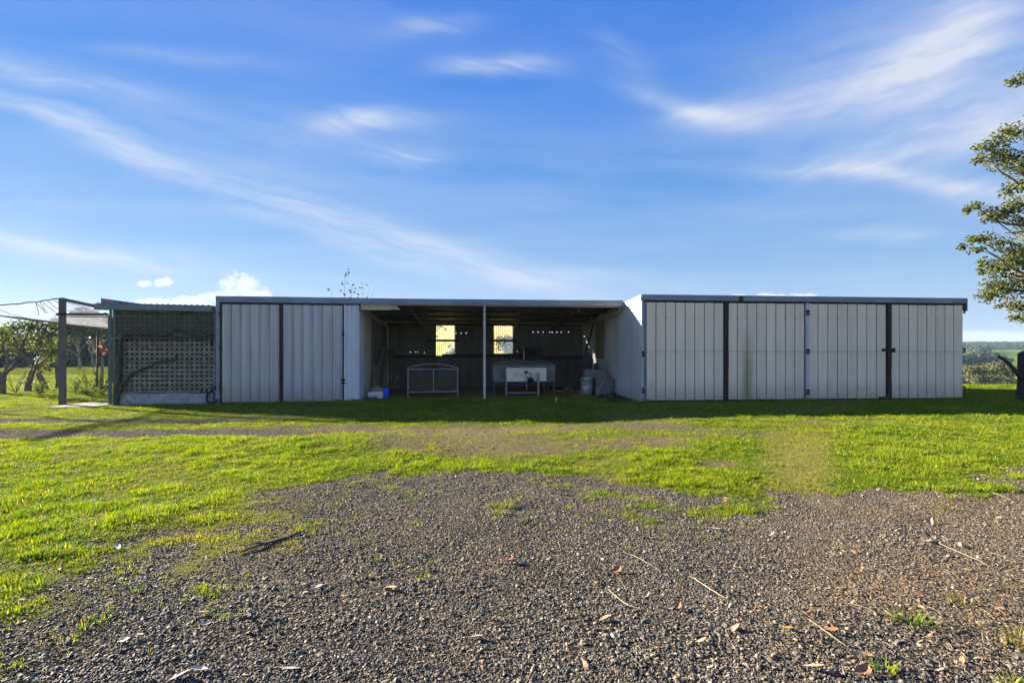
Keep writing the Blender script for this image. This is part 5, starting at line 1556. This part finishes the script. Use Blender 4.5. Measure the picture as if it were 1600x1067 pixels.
NTH = ['first', 'second', 'third', 'fourth', 'fifth', 'sixth', 'seventh', 'eighth', 'ninth', 'tenth', 'eleventh', 'twelfth', 'thirteenth', 'fourteenth', 'fifteenth', 'sixteenth', 'seventeenth', 'eighteenth', 'nineteenth', 'twentieth', 'twenty-first', 'twenty-second', 'twenty-third']
def build_far_trees():
    rr = random.Random(40)
    # the belt below the crest, right of the sheds
    protos = [tree_proto('gum_tree', 1, 12, 7.5, .22, M['leaf_olive'], M['pale_bark'], 1700, .42, 12),
              tree_proto('gum_tree', 2, 12, 8.5, .28, M['leaf_gum'], M['pale_bark'], 1700, .42, 12),
              tree_proto('gum_tree', 3, 11, 7.5, .15, M['leaf_olive'], M['bark'], 1800, .42, 13)]
    used = set()
    kinds = ['olive green pale-trunked gum, %s from the left in the far tree belt', 'dark spreading gum, %s from the left in the far tree belt', 'bushy low-branched gum, %s from the left in the far tree belt']
    k = 0
    belt = ((1410, 118, 570), (1436, 112, 572), (1462, 122, 568), (1484, 115, 571), (1505, 121, 571), (1516, 112, 569), (1530, 126, 569), (1541, 113, 566), (1552, 118, 567), (1563, 110, 566), (1575, 122, 570), (1586, 112, 572), (1598, 120, 574), (1612, 113, 569), (1632, 119, 568), (1655, 114, 566), (1680, 121, 569), (1712, 115, 568), (1523, 104, 582), (1570, 105, 583), (1549, 103, 585), (1590, 104, 582))
    order = sorted(b[0] for b in belt)
    for px, d, tp in belt:
        p = at(px, 600, d)
        z0 = hz(p.x, p.y); top = EYE + (HZ - tp) / FPX * d
        i = k % 3
        put_tree(protos[i], i not in used, p.x, p.y, (top - z0) / (12 if i < 2 else 11), rr.uniform(0, 6.28), kinds[i] % NTH[order.index(px)], 'tree belt beyond the paddock crest')
        used.add(i); k += 1
    # left background, seen through the fruit cage
    q = [tree_proto('tall_gum', 11, 10, 8.5, .55, M['leaf_gum'], M['pale_bark'], 3600, .36, 14, True),
         tree_proto('bushy_tree', 12, 6, 6, .1, M['leaf_dark'], M['bark'], 3600, .36, 18),
         tree_proto('bushy_tree', 13, 6, 7, .1, M['leaf_gum'], M['bark'], 3600, .36, 18)]
    used = set()
    lab = ['', 'dark rounded tree, %s from the left in the row behind the cage', 'grey-green spreading tree, %s from the left in the row behind the cage']
    rows = [(0, 126, 62, 479), (0, 146, 66, 482), (0, 160, 75, 490), (0, -30, 75, 496), (1, 112, 84, 527), (2, 126, 82, 522), (1, 141, 78, 507), (2, 156, 80, 500), (1, 170, 82, 508), (2, 186, 84, 515), (1, 205, 86, 512), (2, 92, 82, 528), (1, 74, 85, 520), (2, 52, 82, 524), (1, 30, 85, 516), (2, 8, 80, 522), (1, -16, 84, 512), (2, -44, 80, 515), (1, -80, 84, 508), (2, -120, 80, 512)]
    labs0 = ['tall gum with the highest umbrella crown, first right of the thick cage post', 'tall gum with flat crown just left of the lattice shed roof', 'pale-trunked tall gum seen beside the gate stile', 'tall gum at the far left behind the fruit cage']
    n0 = 0
    ord2 = sorted(r[1] for r in rows if r[0])
    for (i, px, d, tp) in rows:
        p = at(px, 560, d)
        z0 = hz(p.x, p.y); top = EYE + (HZ - tp) / FPX * d
        o = put_tree(q[i], i not in used, p.x, p.y, (top - z0) / (10 if i == 0 else 6), rr.uniform(0, 6.28), lab[i] % NTH[ord2.index(px)] if i else labs0[n0], None if i == 0 else 'tree row behind the fruit cage')
        if i == 0: o['group'] = 'tall gums behind the fruit cage'; n0 += 1
        used.add(i)
    # saplings and bushes just behind the open shed
    rng = np.random.default_rng(5)
    Y = 25.0
    x = along(545, Y); z0 = hz(x, Y)
    s = thing('sapling', (x, Y, z0), 'thin sparse sapling showing above the roof of the open shed', 'sapling')
    wood, lv = MB(), MB()
    for (pxs, top, lean) in ((541, 423, 0), (550, 445, 3), (558, 452, 6), (566, 440, 10), (530, 448, -6), (520, 452, -12), (580, 450, 22), (571, 455, 16)):
        a = Vector((x + rr.uniform(-.15, .15), Y, z0)); b = on(pxs + lean * .3, top, Y + rr.uniform(-.5, .5))
        pts = bend(a, b, rr, .03, 8)
        wood.tube(pts, [.03 - .0032 * i for i in range(9)], 5)
        dens = 36 if 535 < pxs < 560 else 9
        for _ in range(dens):
            u = rr.uniform(.55, 1)
            i = int(u * 8); p = pts[min(i, 7)].lerp(pts[min(i + 1, 8)], u * 8 - i if i < 8 else 0)
            leaf_cards(lv, rng, p + Vector((rr.uniform(-.16, .16), rr.uniform(-.15, .15), rr.uniform(-.1, .1))), (.05, .05, .06), 1 + (rr.random() < .6), .13, .2, .2)
    part('stem', wood, M['bark'], s, True); part('foliage', lv, M['leaf_sap'], s)
    for (px, py, Yb, r, n, lab_) in ((688, 540, 23.5, .42, 300, 'leafy bush pressed against the outside of the left window'), (772, 529, 23.55, .72, 900, 'dense bush filling the outside of the right window')):
        c = on(px, py, Yb)
        b = thing('bush', (c.x, c.y, hz(c.x, c.y)), lab_, 'bush')
        w, l = MB(), MB()
        z0 = hz(c.x, c.y)
        for k in range(7):
            e = c + Vector((rr.uniform(-r, r) * .8, rr.uniform(-.1, .3), rr.uniform(-.5, .5) * r))
            w.tube(bend((c.x + rr.uniform(-.1, .1), c.y, z0), e, rr, .08, 5), [.03, .025, .02, .016, .01, .005], 5)
            leaf_cards(l, rng, e, (r * .55, .22, r * .6), n // 7, .11, .1, .3)
        part('stem', w, M['bark'], b, True); part('foliage', l, M['leaf_fruit'], b)

def build_fruit_trees():
    rng = np.random.default_rng(51); rr = random.Random(51)
    def tree(name, D, label, trunks, clumps, lm='leaf_fruit', size=.13, cat='fruit tree'):
        bx, by = trunks[0][0][0][:2]
        b = at(bx, by, D); b.z = hz(b.x, b.y)
        t = thing(name, b, label, cat)
        w, l = MB(), MB()
        for k, (pts, r0, r1) in enumerate(trunks):
            P = [at(px, py, D + dd) for px, py, dd in pts]
            if k == 0: P[0] = b - Vector((0, 0, .15))
            fine = []
            for i in range(len(P) - 1):
                for q in range(3): fine.append(P[i].lerp(P[i + 1], q / 3) + Vector((rr.uniform(-.02, .02), rr.uniform(-.02, .02), rr.uniform(-.02, .02))))
            fine.append(P[-1]); n = len(fine)
            w.tube(fine, [r0 + (r1 - r0) * i / (n - 1) for i in range(n)], 8)
        tips = [at(c[0][-1][0], c[0][-1][1], D + c[0][-1][2]) for c in trunks[1:]] or [at(trunks[0][0][-1][0], trunks[0][0][-1][1], D)]
        for (px, py, rx, ry, dd, n) in clumps:
            c = at(px, py, D + dd); k = (D + dd) / FPX
            near = min(tips, key=lambda q: (q - c).length)
            w.tube(bend(near, c, rr, .15, 4), [.022, .018, .014, .01, .006], 5)
            for _ in range(12):
                e = c + Vector((rr.uniform(-1, 1) * rx * k, rr.uniform(-.4, .4), rr.uniform(-1, 1) * ry * k))
                w.tube(bend(c, e, rr, .15, 3), [.010, .008, .006, .003], 4)
            leaf_cards(l, rng, c, (rx * k * 1.2, rx * k, ry * k * 1.25), int(n * 2.4), size * .85, .05, .4)
        part('trunk', w, M['bark'], t, True)
        part('foliage', l, M[lm], t)
        return t
    tree('fruit_tree', 21.5, 'old gnarled fruit tree with leaning forked trunk inside the cage',
         [([(42, 609, 0), (44, 598, 0), (50, 583, 0), (54, 574, 0)], .14, .10), ([(53, 575, 0), (45, 563, -.2), (31, 551, -.3), (22, 530, -.3), (14, 512, -.2)], .09, .03), ([(54, 574, 0), (62, 560, .3), (70, 545, .4), (80, 520, .3)], .08, .025), ([(54, 575, 0), (66, 565, -.5), (86, 550, -.6)], .07, .02), ([(31, 551, -.3), (38, 530, 0), (48, 512, .3)], .06, .02)],
         [(22, 512, 20, 9, -.2, 110), (45, 508, 24, 8, .3, 160), (62, 515, 20, 10, .3, 120), (80, 522, 16, 12, .2, 110), (36, 532, 18, 12, 0, 60), (62, 538, 20, 12, .4, 90), (84, 548, 14, 14, -.5, 80), (74, 556, 14, 10, .2, 60), (50, 528, 12, 9, .6, 50), (12, 530, 12, 14, -.2, 50), (70, 575, 10, 8, .3, 30)])
    tree('fruit_tree', 20.0, 'bare-limbed fruit tree cut by the left edge of the frame',
         [([(1, 602, 0), (3, 588, 0), (10, 580, 0)], .16, .09), ([(8, 582, 0), (22, 574, -.2), (38, 568, -.4)], .06, .025), ([(8, 582, 0), (12, 560, 0), (8, 545, .2), (2, 530, .3)], .06, .02), ([(14, 578, 0), (22, 566, .2), (20, 552, .3)], .03, .012), ([(3, 588, 0), (-20, 560, .2), (-34, 530, .4)], .08, .02)],
         [(4, 520, 16, 12, .2, 50), (-26, 520, 22, 16, .4, 160), (-20, 545, 20, 14, .2, 120), (20, 550, 9, 8, .3, 18)])
    t = tree('fruit_tree', 23.5, 'slender dark fruit tree close left of the thick cage post',
         [([(88, 604, 0), (89, 590, 0), (87, 575, 0)], .07, .05), ([(87, 575, 0), (90, 555, .2), (84, 535, .2)], .05, .015), ([(87, 575, 0), (80, 565, .1), (76, 548, .2)], .04, .015)],
         [(84, 540, 12, 12, .2, 70), (78, 560, 10, 9, .1, 50), (96, 535, 12, 12, .3, 50)])
    tree('low_tree', 22.5, 'dark leaning stump-like tree behind the gnarled fruit tree',
         [([(72, 603, 0), (66, 593, 0), (60, 585, 0), (63, 574, .2)], .13, .09), ([(63, 576, .2), (72, 566, .3), (77, 555, .3)], .05, .02)], [(70, 574, 9, 7, .2, 50), (60, 568, 8, 7, .1, 40)], 'leaf_dark')
    # small plants by the gate
    for (px, py, D, h, n, lab, lm) in ((25, 604, 20.5, .95, 26, 'twiggy low shrub between the two fruit trees', 'leaf_fruit'), (135, 603, 19.5, .95, 20, 'spindly rose-like shrub in the gateway of the cage', 'leaf_fruit'), (117, 602, 20.5, .6, 10, 'short dark stake-like shrub just right of the cage post', 'leaf_dark'),
                                   (160, 604, 19.5, 1.0, 60, 'leafy bright green shrub against the gate stile', 'leaf_fruit'), (62, 598, 19.5, .5, 40, 'low bright clump at the foot of the fruit trees', 'leaf_fruit')):
        b = at(px, py, D); b.z = hz(b.x, b.y)
        t = thing('shrub', b, lab, 'shrub')
        w, l = MB(), MB()
        for k in range(9):
            e = b + Vector((rr.uniform(-.55, .55) * h, rr.uniform(-.4, .4) * h, h * rr.uniform(.5, 1.25)))
            w.tube(bend(b, e, rr, .1, 4), [.009, .008, .006, .005, .003], 4)
            for u_ in (.45, .7, 1.0):
                leaf_cards(l, rng, b.lerp(e, u_), (.15, .15, .16), max(2, n // 4), .075, .1, .3)
        part('stem', w, M['bark'], t, True); part('foliage', l, M[lm], t)
    # orange blossom sprays near the gate
    b = at(159, 560, 23.0); 
    g0 = Vector((b.x, b.y, hz(b.x, b.y)))
    t = thing('orange_flowered_plant', g0, 'tall thin plant with a few orange flowers by the gate stile', 'flowering plant')
    w, l = MB(), MB()
    for (px, py) in ((157, 541), (166, 547), (160, 535), (163, 553)):
        e = at(px, py, 23.0)
        w.tube(bend(g0, e, rr, .04, 4), [.015, .012, .01, .008, .004], 4)
        leaf_cards(l, rng, e, (.08, .08, .08), 9, .09, .1, .3)
    part('stem', w, M['bark'], t, True); part('flowers', l, M['leaf_orange'], t)

build_big_tree()
build_stump()
build_far_trees()
build_fruit_trees()

def build_far_wood():
    """forest on the far ridge and the wooded gully: one mass of crowns"""
    rng = np.random.default_rng(91)
    protos = []
    for k in range(4):
        mb = MB(); g = np.random.default_rng(200 + k)
        for q in range(5):
            c = (g.uniform(-2.4, 2.4), g.uniform(-2.4, 2.4), g.uniform(3.2, 7.5))
            leaf_cards(mb, g, c, (2.3, 2.3, 1.8), 38, 1.5, .45, .6, 'quad')
        mb.tube([(0, 0, -2), (0, 0, 4)], .35, 5)
        protos.append((mb, M['leaf_dark']))
    n = 26000
    px = rng.uniform(1380, 1760, n)
    d = np.exp(rng.uniform(math.log(330), math.log(1650), n))
    r = (px - 800) / FPX * d
    x, y = r * CS + d * SN, -r * SN + d * CS
    wood = fbm(x / 120, y / 75, 4, 61.)
    ridge = sst(d, 780, 900)
    keep = (rng.random(n) < ridge * .95) | ((wood > .74) & (d > 360) & (d < 760))
    # a wooded gully runs down the left side of the view
    gul = (np.abs(px - 1530) < 17) & (wood > .40)
    keep |= gul & (d > 530) & (d < 660) & (rng.random(n) < .16)
    x, y, d = x[keep], y[keep], d[keep]
    m = len(x)
    s = rng.uniform(.55, 1.15, m)
    scatter('far_wood', np.stack([x, y, height(x, y)], 1), np.stack([0 * s, 0 * s, rng.uniform(0, 6.28, m)], 1), np.stack([s, s, s * rng.uniform(.8, 1.2, m)], 1), protos)
build_far_wood()

# ------------------------------------------------------------------ small things on the ground
def build_ground_things():
    rr = random.Random(15); rng = np.random.default_rng(15)
    # the long stick
    a, b = gp(372, 865), gp(474, 832)
    pts = []
    for i in range(9):
        p = a.lerp(b, i / 8) + Vector((rr.uniform(-.015, .015), rr.uniform(-.01, .01), 0)); p.z = hz(p.x, p.y) + .012 + .008 * math.sin(i * .9)
        pts.append(p)
    t = thing('stick', pts[0], 'long dark stick lying on the gravel left of centre', 'stick')
    part('stem', MB().tube(pts, [.005, .008, .009, .010, .010, .010, .009, .008, .005], 7), M['stick'], t, True)
    part('twig', MB().tube([pts[3], pts[3] + Vector((-.06, -.05, .02)), pts[3] + Vector((-.14, -.06, .015))], [.008, .006, .003], 5), M['stick'], t)
    for (xa, ya, xb, yb, lab, w) in ((1448, 840, 1540, 880, 'longest pale straw stalk on the right-hand gravel', .005), (950, 920, 1000, 955, 'curved pale stalk on the gravel near the centre', .004), (970, 862, 1030, 890, 'thin pale stalk above the curved one on the gravel', .004), (1528, 762, 1572, 779, 'pale stalk at the right end of the grass edge', .005), (805, 817, 826, 814, 'short brown stick right of the small yellow tuft', .009), (1082, 905, 1130, 930, 'pale stalk lying right of centre among leaves', .004), (1272, 978, 1312, 1004, 'pale stalk beside the yellow leaf', .004)):
        a, b = gp(xa, ya), gp(xb, yb)
        P = []
        for i in range(6):
            p = a.lerp(b, i / 5) + Vector((0, .05 * math.sin(i * .8 + len(lab)), 0)); p.z = hz(p.x, p.y) + .012; P.append(p)
        single('stalk', MB().tube(P, [w * .35, w * .5, w * .5, w * .5, w * .4, w * .25], 5), M['straw'] if 'pale' in lab else M['stick'], P[0], lab, 'stalk', 'stalks lying on the gravel')
    # fallen leaves big enough to pick out
    def leaf_mesh(k):
        L, wd, curl, cup = .5, rr.uniform(.14, .24), rr.uniform(.1, .35), rr.uniform(.05, .2)
        mb = MB(); v = []
        for i in range(6):
            u = i / 5 * 2 - 1
            w = wd * max(.02, (1 - abs(u) ** 2.2)) * (1 - .25 * u)
            z = curl * u * u * .35
            bend_ = .12 * math.sin(u * 1.6 + k)
            v += [(u * L, bend_ + w, z + cup * w * 2), (u * L, bend_, z), (u * L, bend_ - w, z + cup * w * 2)]
        f = []
        for i in range(5):
            f += [(i * 3, i * 3 + 1, i * 3 + 4, i * 3 + 3), (i * 3 + 1, i * 3 + 2, i * 3 + 5, i * 3 + 4)]
        mb.add(v, f)
        return mb
    mats = {'tan': pmat('tan_leaf', (.34, .22, .13), (.46, .33, .22), 40, rough=.7), 'russet': pmat('russet_leaf', (.26, .10, .045), (.36, .17, .08), 40, rough=.7), 'pale': pmat('pale_leaf', (.52, .43, .35), (.64, .54, .45), 40, rough=.7), 'gold': pmat('golden_leaf', (.48, .26, .03), (.58, .34, .05), 40, rough=.6)}
    meshes = {(c, k): leaf_mesh(k).mesh('fallen_leaf', m) for c, m in mats.items() for k in range(3)}
    spots = [(610, 917, 'tan', 20), (495, 918, 'pale', 18), (747, 895, 'tan', 16), (797, 877, 'russet', 20), (450, 1041, 'pale', 30), (280, 1056, 'pale', 26), (310, 1045, 'pale', 24), (384, 963, 'tan', 18), (320, 975, 'pale', 16), (210, 995, 'pale', 20), (195, 1000, 'pale', 16),
             (745, 992, 'tan', 20), (316, 957, 'pale', 12), (300, 854, 'pale', 12), (182, 858, 'pale', 18), (325, 777, 'pale', 14), (236, 735, 'russet', 10), (241, 918, 'pale', 12), (1228, 985, 'gold', 20), (1298, 988, 'russet', 18), (1262, 960, 'russet', 18), (1345, 1052, 'russet', 30), (1270, 1046, 'tan', 30), (1345, 1028, 'tan', 34), (1385, 962, 'tan', 22), (1375, 1018, 'russet', 18),
             (1010, 930, 'tan', 16), (935, 892, 'russet', 20), (962, 890, 'russet', 18), (1060, 948, 'russet', 22), (945, 966, 'tan', 18), (1452, 846, 'tan', 20), (1500, 850, 'tan', 18), (905, 863, 'tan', 12), (1205, 837, 'tan', 12), (1118, 827, 'tan', 14), (1190, 875, 'tan', 18), (1300, 760, 'tan', 14), (1455, 815, 'tan', 24), (1520, 935, 'tan', 18), (1150, 985, 'tan', 20), (885, 985, 'tan', 16), (900, 1015, 'russet', 18), (1095, 1003, 'tan', 18), (655, 705, 'tan', 8), (1108, 715, 'tan', 10)]
    nm = {'tan': 'dry tan leaf on the gravel', 'russet': 'curled russet leaf on the gravel', 'pale': 'pale bleached leaf on the gravel', 'gold': 'single golden yellow leaf on the right-hand gravel'}
    for (px, py, c, size) in spots:
        p = gp(px, py); z = hz(p.x, p.y)
        s = size * (p.length * 0 + EYE * FPX / (py - HZ)) / FPX
        o = link('fallen_leaf', meshes[(c, rr.randrange(3))], None, (p.x, p.y, z + .016))
        o.scale = (s * 1.15,) * 3
        o.rotation_euler = (rr.uniform(-.35, .35), rr.uniform(-.3, .3), rr.uniform(-.7, .7) + (math.pi if rr.random() < .5 else 0))
        same = sorted(s_[0] for s_ in spots if s_[2] == c)
        tag(o, nm[c] if len(same) == 1 else '%s, %s from the left of the %s leaves' % (nm[c], NTH[same.index(px)], c), 'leaf', None if len(same) == 1 else '%s fallen leaves on the gravel' % c)
    # tufts standing alone on the gravel
    k = 0
    tl = ['small yellowish grass tuft alone on the gravel near the centre', 'second smaller tuft just below the yellowish one', 'green grass tuft on the gravel at lower right', 'small bright tuft near the bottom edge at right', 'dry pale tuft at the right edge of the gravel', 'tiny green tuft at the bottom right corner', 'sparse tuft on the gravel right of centre', 'small green tuft below the right-hand grass edge', 'upper green tuft below the right-hand grass edge']
    for (px, py, rad, h, n, mt) in ((785, 790, .14, .06, 90, 'grass_dull'), (778, 803, .09, .05, 45, 'grass_dull'), (1425, 972, .10, .07, 60, 'grass'), (1383, 1048, .06, .055, 40, 'grass'), (1592, 1003, .10, .09, 60, 'grass_dull'), (1578, 1062, .06, .05, 36, 'grass'), (1500, 942, .08, .05, 30, 'grass_dull'), (1480, 795, .10, .05, 40, 'grass'), (1482, 780, .10, .06, 44, 'grass')):
        p = gp(px, py); z = hz(p.x, p.y)
        mb = MB()
        for _ in range(n):
            a = rr.uniform(0, 6.28); q = rad * rr.random() ** .7
            blade(mb, rr, q * math.cos(a), q * math.sin(a) * .6, h * rr.uniform(.4, 1.1), .0055, rr.uniform(.1, .9) * h, a + rr.gauss(0, .6), rr.uniform(0, .6) * h)
        mb.v = [(u + p.x, v + p.y, w + z) for u, v, w in mb.v]
        single('grass_tuft', mb, M[mt], (p.x, p.y, z), tl[k], 'grass tuft', 'single tufts on the gravel'); k += 1
    # weeds along the foot of the sheds
    for (px, py, lab) in ((1003, 629, 'wispy weed at the left front corner of the right shed'), (1262, 627, 'wispy weed at the foot of the middle door hinge post'), (560, 630, 'wispy weed at the foot of the white corner sheet'), (346, 633, 'weed at the foot of the grey corner post')):
        p = gp(px, py, .0); z = hz(p.x, p.y)
        mb = MB()
        for _ in range(60):
            a = rr.uniform(0, 6.28); q = .22 * rr.random() ** .7
            blade(mb, rr, q * math.cos(a), q * math.sin(a) * .3, .2 * rr.uniform(.3, 1.1), .008, rr.uniform(.05, .5) * .2, a + rr.gauss(0, .6), rr.uniform(0, .4) * .2)
        mb.v = [(u + p.x, v + p.y, w + z) for u, v, w in mb.v]
        single('weed', mb, M['grass_dull'], (p.x, p.y, z), lab, 'weed', 'weeds at the foot of the sheds')
build_ground_things()

# ------------------------------------------------------------------ the air
def build_haze(density):
    m = bpy.data.materials.new('haze_air'); m.use_nodes = True
    nt = m.node_tree; nt.nodes.clear()
    v = nt.nodes.new('ShaderNodeVolumePrincipled')
    v.inputs['Color'].default_value = (.50, .72, 1.0, 1)
    v.inputs['Density'].default_value = density
    v.inputs['Anisotropy'].default_value = .2
    o = nt.nodes.new('ShaderNodeOutputMaterial'); nt.links.new(v.outputs[0], o.inputs['Volume'])
    ob = link('haze', MB().box((-3600, -3600, -32), (3600, 3600, 84)).mesh('haze', m)); ob['kind'] = 'stuff'
HAZE = 0.00015
if HAZE: build_haze(HAZE)
